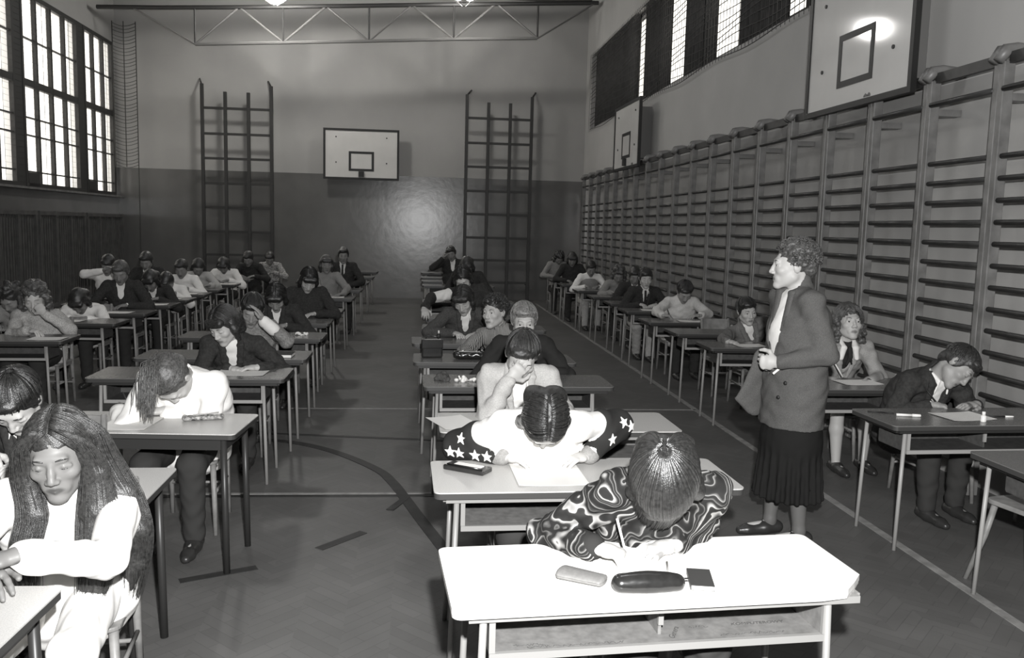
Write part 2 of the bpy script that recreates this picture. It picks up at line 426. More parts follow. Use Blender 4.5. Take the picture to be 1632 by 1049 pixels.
for xx in (XL + .57, XL + .30, XL + .05): g.tube([(xx, 21.32, 0.0 if xx > -6.7 else 3.0), (xx, 21.32, 6.3)], .011, 5)
tag(g.build('ball_net', M_net), 'bunched net with sagging cords hanging in the corner beside the tall windows', 'net')

# painted court lines
tn = 1
def line(pts, wd, m, z=.003):
    global tn
    tn += 1
    vs = []; fs = []
    for i, p in enumerate(pts):
        a = Vector(pts[max(i - 1, 0)]); c = Vector(pts[min(i + 1, len(pts) - 1)]); d = (c - a).normalized(); n = Vector((-d.y, d.x)) * wd / 2
        vs += [(p[0] + n.x, p[1] + n.y, 0), (p[0] - n.x, p[1] - n.y, 0), (p[0] + n.x, p[1] + n.y, z), (p[0] - n.x, p[1] - n.y, z)]
    for i in range(len(pts) - 1):
        o = 4 * i; fs += [(o + 2, o + 3, o + 7, o + 6), (o, o + 2, o + 6, o + 4), (o + 1, o + 5, o + 7, o + 3)]
    structure(MB().add(vs, fs).build('trim_%d' % tn, m))
line([(2.84, 1.0), (2.84, 20.5)], .055, M_line_w)
line([(-2.6, 8.46), (2.84, 8.40)], .04, M_line_w)
line([(-2.6, 5.74), (.9, 5.68)], .035, M_line_w, .0035)
line([(-2.6, 5.69), (.9, 5.63)], .05, M_line_d)
arc = [(-1.9, 7.25), (-1.4, 7.20), (-.99, 7.08), (-.62, 6.76), (-.286, 6.28), (-.16, 5.95), (-.07, 5.6), (.04, 5.15), (.216, 4.446), (.31, 3.9), (.36, 3.2), (.38, 2.2)]
arc2 = []
for i in range(len(arc) - 1):
    p0, p1, p2, p3 = [Vector(arc[max(0, min(len(arc) - 1, i + d))]) for d in (-1, 0, 1, 2)]
    for t in np.linspace(0, 1, 6, endpoint=False):
        arc2.append(tuple(.5 * ((2 * p1) + (p2 - p0) * t + (2 * p0 - 5 * p1 + 4 * p2 - p3) * t * t + (3 * p1 - p0 - 3 * p2 + p3) * t ** 3)))
line(arc2, .075, M_line_d, .004)
line([(-1.6, 7.46), (.3, 7.13)], .05, M_line_d, .0045)
line([(-.53, 4.70), (-.30, 4.96)], .06, M_line_d)
line([(-1.17, 4.29), (-.82, 4.45)], .06, M_line_d)
line([(-.16, 5.35), (-.06, 5.6)], .05, M_line_d, .005)

# ------------------------------------------------------------------ wall bars (right wall)
def wall_bar_unit():
    t = empty('wall_bars')
    wd = .82; xf, xb = 3.83, 4.095
    for s in (0, 1):
        y = .028 if s == 0 else wd - .028
        p = MB(); p.box((xf + .04, y, 1.50), (.08, .052, 2.96)); p.build('post', M_wood, t, bevel=.006)
        h = MB().tube([(xf - .03, y, 2.98), (xf + .02, y, 3.05), (xf + .1, y, 3.06), (xb, y, 3.05)], [.035, .045, .045, .04], 8); h.build('post_head', M_wood, t, smooth=True)
        for z in (.35, 2.75): MB().box(((xf + .08 + xb) / 2, y, z), (xb - xf - .08, .03, .05)).build('wall_bracket', M_wood, t)
    for k in range(15):
        z = 2.36 - .147 * k
        MB().tube([(xf + .035, .05, z), (xf + .035, wd - .05, z)], .0185, 8, flat=None).build('rung', M_rung, t, smooth=True)
    MB().tube([(xf + .01, .05, 2.80), (xf + .01, wd - .05, 2.80)], .02, 8).build('rung', M_rung, t, smooth=True)
    MB().box((xf + .05, wd / 2, 3.0), (.035, wd - .1, .075)).build('top_rail', M_rung, t)
    return t
proto = wall_bar_unit()
NU = 19
ordn = ['nearest', 'second', 'third', 'fourth', 'fifth', 'sixth', 'seventh', 'eighth', 'ninth', 'tenth', 'eleventh', 'twelfth', 'thirteenth', 'fourteenth', 'fifteenth', 'sixteenth', 'seventeenth', 'eighteenth', 'farthest']
for k in range(NU):
    o = proto if k == 0 else copy_tree(proto)
    o.location = (0, 4.70 + .82 * k, 0)
    tag(o, ('%s wooden wall bar unit along the right wall%s' % (ordn[k], '' if k in (0, 18) else ', counting away from the camera')), 'wall bars', 'wooden wall bars along the right wall')

# low screens under the tall windows
M_screen = mat('dark screen wood', .085, .6, noise=.2, nscale=6.)
def screen():
    t = empty('radiator_screen')
    for z in (.12, 1.86): MB().box((0, .0, z), (.05, 2.2, .07)).build('rail', M_screen, t)
    for y in (-1.07, -.36, .36, 1.07): MB().box((-.005, y, .95), (.045, .07, 1.9)).build('upright', M_screen, t)
    s = MB()
    for y in np.arange(-1.0, 1.01, .1): s.box((-.03, y, .99), (.015, .05, 1.7))
    s.build('slats', M_screen, t)
    for y in (-1.07, 1.07): MB().box((-.10, y, 1.86), (.18, .04, .04)).build('wall_bracket', M_screen, t)
    return t
p = screen()
for k, (y, l) in enumerate(((20.1, 'dark slatted screen under the tall windows, closest to the back wall'), (17.8, 'dark slatted screen under the tall windows, between two others'), (15.5, 'dark slatted screen under the tall windows, nearest to the camera'))):
    o = p if k == 0 else copy_tree(p)
    o.location = (XL + .21, y, 0); tag(o, l, 'screen', 'slatted screens under the tall windows')

# ------------------------------------------------------------------ climbing frames (back wall)
def climbing_frame():
    t = empty('climbing_frame'); d = -.34
    xs = (-.79, -.265, .265, .79)
    for i, x in enumerate(xs):
        top = 4.97 if i in (0, 3) else 4.80
        MB().box((x, d, top / 2), (.075, .075, top)).build('upright', M_dark, t, bevel=.006)
    for z in (.45, 1.0, 1.55, 2.12, 2.68, 3.26, 3.83, 4.42): MB().box((0, d, z), (1.66, .05, .055)).build('rung', M_dark, t)
    for x, s in ((-.79, -1), (.79, 1)): MB().tube([(x, d, 4.95), (x + s * .0 - .12, -.02, 5.12)], .022, 6).build('wall_brace', M_dark, t, smooth=True)
    for x in (-.79, .79): MB().box((x, d / 2, .4), (.04, -d, .04)).build('wall_brace', M_dark, t)
    return t
p = climbing_frame(); p.location = (-4.27, YB, 0); tag(p, 'dark climbing frame on the back wall, left of the basketball board', 'climbing frame', 'climbing frames on the back wall')
o = copy_tree(p); o.location = (1.92, YB, 0); tag(o, 'dark climbing frame on the back wall, right of the basketball board', 'climbing frame', 'climbing frames on the back wall')
for ch in o.children:
    if ch.name.startswith('wall_brace') and ch.bound_box[0][2] > 4: ch.scale = (-1, 1, 1)

# ------------------------------------------------------------------ basketball boards
def board(name):
    t = empty(name); wd, hh = 1.8, 1.2         # local: board faces -y, centre bottom at z = 0
    MB().box((0, 0, hh / 2), (wd - .02, .035, hh - .02)).build('panel', M_white, t)
    f = MB()
    for z in (.025, hh - .025): f.box((0, -.006, z), (wd, .05, .05))
    for x in (-wd / 2 + .025, wd / 2 - .025): f.box((x, -.006, hh / 2), (.05, .05, hh - .1))
    f.build('border', M_black, t)
    q = MB()
    for z in (.23, .64): q.box((0, -.02, z), (.6, .008, .055))
    for x in (-.2725, .2725): q.box((x, -.02, .435), (.055, .008, .36))
    q.build('target_square', M_black, t)
    MB().box((0, -.04, .13), (.13, .05, .13)).build('hoop_bracket', M_black, t)
    for x in (-.6, .6):
        for z in (.4, 1.0): MB().tube([(x, -.014, z), (x, -.028, z)], .018, 8).build('bolt', M_black, t)
    return t
b0 = board('basketball_board'); b0.location = (-1.385, YB - .26, 2.87)
MB().box((-.55, .14, .6), (.06, .25, .9)).build('wall_mount', M_dark, b0); MB().box((.55, .14, .6), (.06, .25, .9)).build('wall_mount', M_dark, b0)
tag(b0, 'white basketball board with black border on the back wall', 'basketball board', 'basketball boards')
def side_board(y, lab):
    o = board('basketball_board'); o.location = (3.80, y, 2.93); o.rotation_euler = (0, 0, R(-89))
    for x in (-.55, .55):
        MB().box((x, .155, .62), (.05, .28, .9)).build('wall_mount', M_steel, o)
    MB().tube([(-.6, .04, .2), (-1.05, .27, .2)], .025, 8).build('swing_arm', M_white, o, smooth=True)
    tag(o, lab, 'basketball board', 'basketball boards'); return o
sb = side_board(7.40, 'big white basketball board on the right wall, nearer the camera, above the wall bars')
for ch in list(sb.children):
    if ch.name.startswith('hoop_bracket'): bpy.data.objects.remove(ch)
side_board(15.85, 'farther white basketball board seen edge-on along the right wall')

# ------------------------------------------------------------------ roof truss and lamps
t = empty('roof_truss', (0, 19.95, 0))
tag(t, 'dark steel roof truss running across the hall in front of the back wall', 'truss')
bx = [-4.87, -3.0, -1.14, .73, 2.62]; bz = [5.60, 5.72, 5.84, 5.97, 6.08]
MB().tube([(x, 0, z) for x, z in zip(bx, bz)], .035, 6).build('bottom_chord', M_steel, t)
tx = [-6.9, -5.6, -3.95, -2.05, -.2, 1.7, 4.0]; tz = [6.28, 6.33, 6.42, 6.54, 6.66, 6.78, 6.92]
MB().tube([(x, 0, z) for x, z in zip(tx, tz)], .045, 6).build('top_chord', M_dark, t)
def topz(x): return float(np.interp(x, tx, tz))
for x, z in zip(bx, bz): MB().tube([(x, 0, z), (x, 0, topz(x))], .022, 6).build('strut', M_dark, t)
for i, (x, z) in enumerate(zip(bx, bz)):
    for s in (-1, 1):
        x2 = x + s * .93 if not ((i == 0 and s < 0) or (i == 4 and s > 0)) else x + s * 1.3
        MB().tube([(x, 0, z), (x2, 0, topz(x2))], .022, 6).build('diagonal', M_steel, t)
for yy in (18.2,):
    t2 = empty('roof_purlin', (0, yy, 0)); 
    MB().box((-1.5, 0, 7.12), (11.0, .12, .3)).build('beam', M_dark, t2); tag(t2, 'dark roof beam under the ceiling, just in front of the truss', 'beam')
M_globe = emit_mat('lit lamp globe', 1, 130.)
M_shade = mat('lamp shade enamel', .25, .5)
def lamp(x, y, z, lab, twin=False):
    t = empty('hanging_lamp', (x, y, z))
    MB().tube([(0, 0, .24), (0, 0, ZC - z)], .012, 6).build('rod', M_dark, t)
    sh = MB().lathe([(.03, .27), (.06, .25), (.17, .19), (.28, .08), (.275, .075), (.16, .18), (.05, .24)], n=24); sh.build('shade', M_shade, t, smooth=True)
    if not twin: MB().lathe([(.005, -.20)] + [(.25 * math.sin(a), -.22 * math.cos(a)) for a in np.linspace(.2, 2.6, 10)] + [(.05, .19)], n=20).build('globe', M_globe, t, smooth=True)
    else:
        for s in (-1, 1): MB().lathe([(.005, -.12)] + [(.11 * math.sin(a), -.11 * math.cos(a)) for a in np.linspace(.2, 2.6, 10)] + [(.03, .14)], c=(s * .12, 0, -.02), n=16).build('globe', M_globe, t, smooth=True)
    c = MB()
    for a in np.linspace(0, 2 * math.pi, 7)[:-1]: c.tube([(.275 * math.cos(a), .275 * math.sin(a), .08), (.24 * math.cos(a), .24 * math.sin(a), -.12), (.06 * math.cos(a), .06 * math.sin(a), -.24)], .005, 4)
    c.build('wire_cage', M_dark, t)
    tag(t, lab, 'lamp', 'lit hanging lamps')
    return t
lamp(-3.0, 18.9, 6.50, 'brightly lit hanging lamp at the top of the picture, left of the basketball board')
lamp(.90, 18.9, 6.68, 'lit twin globe hanging lamp cut by the top edge, right of the basketball board', True)

# ------------------------------------------------------------------ desks and chairs
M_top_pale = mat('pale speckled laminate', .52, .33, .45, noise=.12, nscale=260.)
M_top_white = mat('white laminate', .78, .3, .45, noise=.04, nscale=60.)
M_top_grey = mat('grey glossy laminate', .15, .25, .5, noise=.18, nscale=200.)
M_edge_dark = mat('dark edge strip', .05, .4)
M_edge_pale = mat('chipped pale edge', .55, .6, noise=.2, nscale=50.)
M_leg_pale = mat('pale grey leg paint', .24, .35, .5)
M_leg_grey = mat('worn leg paint', .32, .4, .5)
M_leg_dark = mat('black leg paint', .03, .4)
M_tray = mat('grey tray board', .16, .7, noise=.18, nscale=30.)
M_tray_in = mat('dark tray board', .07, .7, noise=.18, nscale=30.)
M_chair = mat('pale chair wood', .22, .45, noise=.2, nscale=14.)
M_ink = mat('pencil scribble', .06, .8)
def desk(kind):
    # origin on the floor under the middle; the open side of the tray faces -y (the camera)
    t = empty('school_desk')
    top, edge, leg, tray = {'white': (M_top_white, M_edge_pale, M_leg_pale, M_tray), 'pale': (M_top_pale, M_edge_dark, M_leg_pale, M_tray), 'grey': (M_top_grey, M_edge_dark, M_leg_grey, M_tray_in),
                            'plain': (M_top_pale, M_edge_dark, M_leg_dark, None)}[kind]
    W, D = 1.30, .48
    pol = rrect(-W / 2, W / 2, -D / 2, D / 2, .03)
    if kind == 'white':      # broken front right corner
        pol = [p for p in pol if not (p[0] > W / 2 - .04 and p[1] < 0)]
        k = max(range(len(pol)), key=lambda i: (pol[i][1] < 0) * pol[i][0])
        pol = pol + [(W / 2 - .19, -D / 2), (W / 2 - .10, -D / 2 + .012), (W / 2 - .05, -D / 2 + .06), (W / 2 + .0, -D / 2 + .115)]
    th = .7225 if kind == 'white' else .737
    MB().prism(pol, th, .742).build('tabletop', top, t)
    e = [(x * .998, y * .996) for x, y in pol]
    MB().prism(e, .713, th).build('edge_strip', edge, t)
    if kind == 'plain':
        f = MB(); 
        for y in (-.19, .19): f.box((0, y, .68), (1.16, .025, .06))
        for x in (-.58, .58): f.box((x, 0, .68), (.025, .36, .06))
        f.build('underframe', leg, t)
    else:
        f = MB()
        for y in (-.205, .205): f.box((0, y, .702), (1.2, .022, .022))
        for x in (-.6, .6): f.box((x, 0, .702), (.022, .39, .022))
        f.build('underframe', M_leg_dark if kind == 'grey' else leg, t)
    for sx in (-1, 1):
        for sy in (-1, 1):
            if kind == 'plain': MB().tube([(sx * .58, sy * .19, .71), (sx * .59, sy * .195, 0)], .017, 10).build('leg', leg, t, smooth=True)
            else: MB().tube([((-.555 if sx < 0 else .505), sy * .195, .712), ((-.575 if sx < 0 else .525), sy * .205, .0)], .0115, 10).build('leg', leg, t, smooth=True)
    if tray:
        x0, x1, z0, z1, yf, yb = -.53, .50, .578, .690, -.19, .10
        MB().box(((x0 + x1) / 2, (yf + yb) / 2, z0), (x1 - x0, yb - yf, .012)).build('tray_floor', tray, t)
        MB().box(((x0 + x1) / 2, yb, (z0 + z1) / 2), (x1 - x0, .012, z1 - z0)).build('tray_back', tray, t)
        for x in (x0, x1): MB().box((x, (yf + yb) / 2, (z0 + z1) / 2), (.012, yb - yf - .014, z1 - z0)).build('tray_side', tray, t)
        fr = MB().box(((x0 + x1) / 2, yf - .004, z0), (x1 - x0 + .016, .014, .022)); fr.box((x0, yf - .004, (z0 + z1) / 2 + .012), (.018, .014, z1 - z0)); fr.box((x1, yf - .004, (z0 + z1) / 2 + .012), (.018, .014, z1 - z0))
        fr.build('tray_front_frame', leg if kind != 'grey' else M_leg_grey, t)
        dv = MB().box(((x0 + x1) / 2 + .01, -.02, (z0 + z1) / 2), (.01, .22, z1 - z0)).build('tray_divider', tray, t)
        MB().box(((x0 + x1) / 2 + .01, -.135, (z0 + z1) / 2 + .02), (.016, .012, z1 - z0 - .04)).build('divider_edge', leg if kind != 'grey' else M_leg_grey, dv)
    return t
def chair():
    t = empty('school_chair')      # backrest at +y, sitter faces -y
    s = MB().prism(rrect(-.19, .19, -.19, .18, .04), .415, .432); s.build('seat', M_chair, t, bevel=.004)
    for sx in (-1, 1):
        MB().tube([(sx * .165, -.16, .415), (sx * .18, -.185, 0)], [.017, .013], 8).build('leg', M_chair, t, smooth=True)
        MB().tube([(sx * .17, .225, 0), (sx * .165, .185, .42), (sx * .165, .20, .62), (sx * .16, .245, .83)], [.013, .018, .017, .014], 8).build('leg', M_chair, t, smooth=True)
        MB().tube([(sx * .172, -.17, .24), (sx * .168, .20, .24)], .009, 6).build('stretcher', M_chair, t, smooth=True)
        MB().box((sx * .165, .0, .40), (.018, .34, .035)).build('seat_rail', M_chair, t)
    MB().tube([(-.168, .20, .20), (.168, .20, .20)], .009, 6).build('stretcher', M_chair, t, smooth=True)
    bk = MB(); n = 8; vs = []; fs = []
    for i in range(n + 1):
        x = -.175 + .35 * i / n; y = .028 * (1 - (2 * i / n - 1) ** 2)
        vs += [(x, .212 + y, .66), (x, .248 + y, .82), (x, .222 + y, .66), (x, .258 + y, .82)]
    for i in range(n): o = 4 * i; fs += [(o, o + 4, o + 5, o + 1), (o + 2, o + 3, o + 7, o + 6), (o + 1, o + 5, o + 7, o + 3), (o, o + 2, o + 6, o + 4)]
    fs += [(0, 1, 3, 2), (4 * n, 4 * n + 2, 4 * n + 3, 4 * n + 1)]
    bk.add(vs, fs).build('backrest', M_chair, t)
    MB().box((0, .207, .55), (.33, .016, .035)).build('back_rail', M_chair, t)
    return t
protos = {}
def place_desk(kind, x, y, rz, label, group):
    if kind not in protos: protos[kind] = o = desk(kind)
    else: o = copy_tree(protos[kind])
    o.location = (x, y, 0); o.rotation_euler = (0, 0, R(rz)); tag(o, label, 'desk', group)
    return o
chair_p = []
def place_chair(x, y, rz, label):
    if not chair_p: o = chair(); chair_p.append(o)
    else: o = copy_tree(chair_p[0])
    o.location = (x, y, 0); o.rotation_euler = (0, 0, R(rz)); tag(o, label, 'chair', 'wooden school chairs')
    return o
GC, GL, GF, GR = 'desks of the middle row', 'desks of the row left of the middle', 'desks of the far left row', 'desks of the row along the wall bars'
d1 = place_desk('white', .74, 2.56, 3.5, 'white school desk in front with broken right corner and scribbled tray', GC)
# pencil scribbles inside the tray of the front desk
def scribble(text, x, y, size, rot=0., z=.5842):
    cu = bpy.data.curves.new('graffiti', 'FONT'); cu.body = text; cu.size = size; cu.extrude = .0006; cu.shear = .3
    tmp = bpy.data.objects.new('graffiti', cu); col.objects.link(tmp)
    dg = bpy.context.evaluated_depsgraph_get(); me = bpy.data.meshes.new_from_object(tmp.evaluated_get(dg)); bpy.data.objects.remove(tmp)
    me.materials.clear(); me.materials.append(M_ink)
    o = bpy.data.objects.new('graffiti', me); col.objects.link(o); o.parent = d1
    o.location = (x, y, z); o.rotation_euler = (0, 0, R(rot)); return o
scribble('KOMPUTEROWY', .24, -.10, .023); scribble('Genera', .03, -.165, .027, 60)
for x0, x1, y0, sd in ((-.42, -.12, -.165, 1), (.18, .40, -.155, 2), (-.46, -.36, -.15, 3), (.10, .17, -.098, 4)):      # unreadable pencil scrawl
    rg_ = np.random.RandomState(sd); n_ = int((x1 - x0) / .0045)
    MB().tube([(x0 + .0045 * k + rg_.uniform(-.002, .002), y0 + rg_.uniform(-.008, .008), .5846) for k in range(n_)], .0009, 4).build('scrawl', M_ink, d1)
place_desk('pale', .72, 3.60, 1.0, 'pale school desk second in the middle row, under the white sweatshirt student', GC)
place_desk('pale', .77, 4.62, .5, 'pale school desk under the student in the light jacket, third in the middle row', GC)
mid = [(.69, 5.90, 1.), (.62, 6.93, 0), (.60, 8.02, 1), (.70, 9.10, -1), (.71, 10.2, 0), (.72, 12.3, 0), (.73, 15.7, 0), (.72, 16.9, 0), (.71, 18.1, 0), (.72, 19.9, 0)]
lm = ['grey desk with a crumpled white sheet on it, fourth in the middle row', 'grey desk carrying a dark box, fifth in the middle row', 'grey desk under the student in grey jacket and white shirt, middle row',
      'dark desk in the middle row behind the grey jacket student', 'dark desk in the middle row, eighth from the camera', 'dark desk in the middle row, fifth from the back wall', 'dark desk in the middle row, fourth from the back wall', 'dark desk in the middle row, third from the back wall', 'dark desk in the middle row, second from the back wall', 'empty looking dark desk in the middle row, closest to the back wall']
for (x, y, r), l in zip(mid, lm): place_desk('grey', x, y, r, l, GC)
place_desk('plain', -1.66, 2.29, -2., 'school desk cut by the bottom left corner, in front of the long haired girl', GL)
place_desk('plain', -1.665, 3.50, 0, 'pale school desk directly behind the long haired girl, one dark leg showing', GL)
place_desk('plain', -1.53, 4.62, -4.5, 'pale school desk on dark legs under the student in the white sweater', GL)
lef = [(-1.545, 6.14, 0), (-1.51, 7.02, 0), (-1.52, 8.27, 0), (-1.58, 9.5, 0), (-1.56, 10.75, 0), (-1.56, 12.7, 0), (-1.55, 14.3, 0), (-1.55, 16.1, 0), (-1.54, 17.9, 0), (-1.55, 19.9, 0)]
ll = ['grey glossy desk under the dark jacket girl, open tray facing the camera', 'grey desk right behind the dark jacket girl', 'grey desk with a white crumple, under the student with a wide white collar', 'dark desk in the row left of the middle, seventh from the camera', 'dark desk in the row left of the middle, eighth from the camera', 'dark desk in the row left of the middle, under the grey sweatshirt arms', 'dark desk in the row left of the middle, fourth from the back wall', 'dark desk in the row left of the middle, third from the back wall', 'dark desk in the row left of the middle, second from the back wall', 'dark desk in the row left of the middle, closest to the back wall']
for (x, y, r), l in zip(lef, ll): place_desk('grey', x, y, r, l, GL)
far = [7.90, 9.28, 10.25, 11.22, 12.05, 12.95, 13.85, 15.05, 16.35, 17.65]
fl = ['grey desk at the left edge under the student in the fuzzy pale sweater', 'dark desk in the far left row, second from the camera', 'dark desk in the far left row, under the V neck student', 'dark desk in the far left row, fourth from the camera', 'dark desk in the far left row, fifth from the camera', 'dark desk in the far left row, sixth from the camera', 'dark desk in the far left row, seventh from the camera', 'dark desk in the far left row, third from the far end', 'dark desk in the far left row, second from the far end', 'dark desk at the far end of the far left row']
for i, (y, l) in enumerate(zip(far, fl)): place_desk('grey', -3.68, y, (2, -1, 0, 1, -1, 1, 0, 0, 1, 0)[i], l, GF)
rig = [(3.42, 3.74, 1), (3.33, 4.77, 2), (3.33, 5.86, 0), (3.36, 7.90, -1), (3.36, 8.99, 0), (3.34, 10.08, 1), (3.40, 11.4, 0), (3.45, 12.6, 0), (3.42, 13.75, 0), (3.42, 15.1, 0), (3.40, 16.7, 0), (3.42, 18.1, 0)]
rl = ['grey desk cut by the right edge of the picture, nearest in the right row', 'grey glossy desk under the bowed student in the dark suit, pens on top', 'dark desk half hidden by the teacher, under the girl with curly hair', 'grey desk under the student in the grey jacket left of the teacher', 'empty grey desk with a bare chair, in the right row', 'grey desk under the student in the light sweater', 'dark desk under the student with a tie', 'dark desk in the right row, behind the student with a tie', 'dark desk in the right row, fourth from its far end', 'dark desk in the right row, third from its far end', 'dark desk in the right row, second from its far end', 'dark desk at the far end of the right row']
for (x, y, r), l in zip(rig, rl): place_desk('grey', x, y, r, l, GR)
place_chair(3.42, 9.30, 4, 'empty wooden chair at the unused desk in the right row')
st = empty('wooden_stool', (3.18, 3.98, 0), R(12))
MB().prism(rrect(-.17, .17, -.17, .17, .05), .43, .455).build('seat', M_chair, st, bevel=.004)
for sx in (-1, 1):
    for sy in (-1, 1): MB().tube([(sx * .13, sy * .13, .43), (sx * .155, sy * .155, .25), (sx * .215, sy * .2, 0)], [.017, .016, .013], 8).build('leg', M_chair, st, smooth=True)
tag(st, 'wooden stool with curved pale legs under the desk on the right edge', 'stool')

# ------------------------------------------------------------------ people
def rx(a): c, s = math.cos(a), math.sin(a); return np.array([[1, 0, 0], [0, c, -s], [0, s, c]])
def ry(a): c, s = math.cos(a), math.sin(a); return np.array([[c, 0, s], [0, 1, 0], [-s, 0, c]])
def rz(a): c, s = math.cos(a), math.sin(a); return np.array([[c, -s, 0], [s, c, 0], [0, 0, 1]])
M_skin = skin_mat('skin', .46); M_skin_d = skin_mat('darker skin', .30); M_skin_t = skin_mat('tanned skin', .17); M_skin_f = skin_mat('shaded far skin', .22)
M_eyew = mat('eye white', .62, .25); M_iris = mat('iris', .02, .15)
def eye_mesh():
    me = bpy.data.meshes.new('eye'); bm = bmesh.new(); bmesh.ops.create_uvsphere(bm, u_segments=14, v_segments=10, radius=1.)
    bmesh.ops.rotate(bm, verts=bm.verts, matrix=Matrix.Rotation(R(-90), 3, 'X'))
    for f in bm.faces: f.material_index = 1 if f.calc_center_median().y > .86 else 0; f.smooth = True
    bm.to_mesh(me); bm.free(); me.materials.append(M_eyew); me.materials.append(M_iris); return me
EYE = eye_mesh()
def ik(S, W, l1, l2, pole):
    d = W - S; L = np.linalg.norm(d)
    if L > (l1 + l2) * .995: W = S + d / L * (l1 + l2) * .995; d = W - S; L = np.linalg.norm(d)
    u = d / L; a = (l1 * l1 - l2 * l2 + L * L) / (2 * L); h = math.sqrt(max(l1 * l1 - a * a, 0))
    p = np.array(pole, float); p = unit(p - u * (p @ u))
    return S + u * a + p * h, W
def add_hand(b, W, d, n, thumb, s, curl, r=1.):
    # W wrist, d finger direction, n palm normal (out of the palm), thumb = direction of the thumb side
    d = unit(d); n = unit(n - d * (n @ d)); t = np.cross(n, d); t = t if t @ thumb > 0 else -t
    b.cap(W, W + d * .045 * s, .021 * s, .019 * s, .012, ax=t, sc=1.45)
    b.cap(W + d * .04 * s, W + d * .083 * s, .0165 * s, .0135 * s, .012, ax=t, sc=2.5)
    tips = []
    for i, (o, ln, a0) in enumerate(((.031, .074, .10), (.0105, .084, .02), (-.0105, .078, -.05), (-.030, .060, -.13))):
        p = W + d * (.082 - .004 * abs(i - 1.2)) * s + t * o * s
        dd = unit(d + t * a0); a = curl * (.62 + .06 * i)
        seg = [ln * .44, ln * .31, ln * .25]; rr = [.0092 * r * s, .0086 * r * s, .0078 * r * s, .0066 * r * s]
        pts = [p]
        for k in range(3):
            a += curl * (.55 if k else .35)
            pts.append(pts[-1] + (dd * math.cos(a) + n * math.sin(a)) * seg[k] * s)
        b.chain(pts, rr, .004); tips.append(pts[-1])
    p = W + d * .022 * s + t * .024 * s + n * .004
    q = p + unit(d * .55 + t * .85 + n * .35 * curl) * .040 * s; e = q + unit(d * .95 + t * .25 + n * .5 * curl) * .032 * s; f = e + unit(d + n * .4 * curl - t * .1) * .022 * s
    b.chain([p, q, e, f], [.0135 * s, .0115 * s, .0098 * s, .0078 * s], .008)
    return tips, f, (d, n, t)
def strands(roots, ends, hp, Rm, s, free, grav, rad=.0016, ell=(.083, .104, .094), lift=.004, segs=7, spread=.012, seed=3, sides=4, curl=0., fsegs=9):
    rg = np.random.RandomState(seed); mb = MB()
    for a, e, L in zip(roots, ends, free):
        a = unit(np.array(a)); e = unit(np.array(e)); pts = []
        off = lift * rg.rand()
        for t in np.linspace(0, 1, segs):
            q = unit(a * (1 - t) + e * t) * (np.array(ell) + off)
            w = curl * np.array([math.sin(9 * t + off * 900), math.cos(8 * t + off * 700), math.sin(7 * t + off * 500)])
            pts.append(hp(*(q + np.array([0, -.018, .03]) + w)))
        if L > 0:
            v = unit(pts[-1] - pts[-2]); g = unit(np.array(grav, float) + rg.randn(3) * spread * 4); st = L * s / fsegs; ph = rg.rand() * 6
            for k in range(fsegs):
                v = unit(v * .55 + g * .5); pts.append(pts[-1] + v * st + np.array([math.sin(ph + k), math.cos(ph + 1.3 * k), 0]) * spread * .12)
        n = len(pts); mb.tube(pts, [rad * s * (1 if i < n * .8 else 1 - .75 * (i - n * .8) / (n * .2)) for i in range(n)], sides)
    return mb
def scalp(kind, n, seed):
    rg = np.random.RandomState(seed); rt, en = [], []
    for i in range(n):
        if kind == 'back':        # combed from the hairline to the back of the head
            x = rg.uniform(-.95, .95); rt.append((x, .75 - .5 * abs(x), .55 - .25 * x * x)); en.append((x * .35, -1, rg.uniform(-.5, .1)))
        elif kind == 'part':      # parted in the middle, falling to both sides
            y = rg.uniform(-.85, .72); sd = rg.choice([-1, 1]); rt.append((sd * .06, y, 1 - .45 * abs(y))); en.append((sd * 1.0, y * .75 - .12, rg.uniform(-.65, -.25)))
        elif kind == 'crown':     # swirling from the crown in every direction
            a = rg.uniform(0, 6.28); rt.append((.15 * math.cos(a), -.45 + .15 * math.sin(a), .9)); zz = rg.uniform(-.3, .25) if math.sin(a + .35) < .35 else rg.uniform(.30, .55)
            en.append((math.cos(a + .35), math.sin(a + .35), zz))
    return rt, en

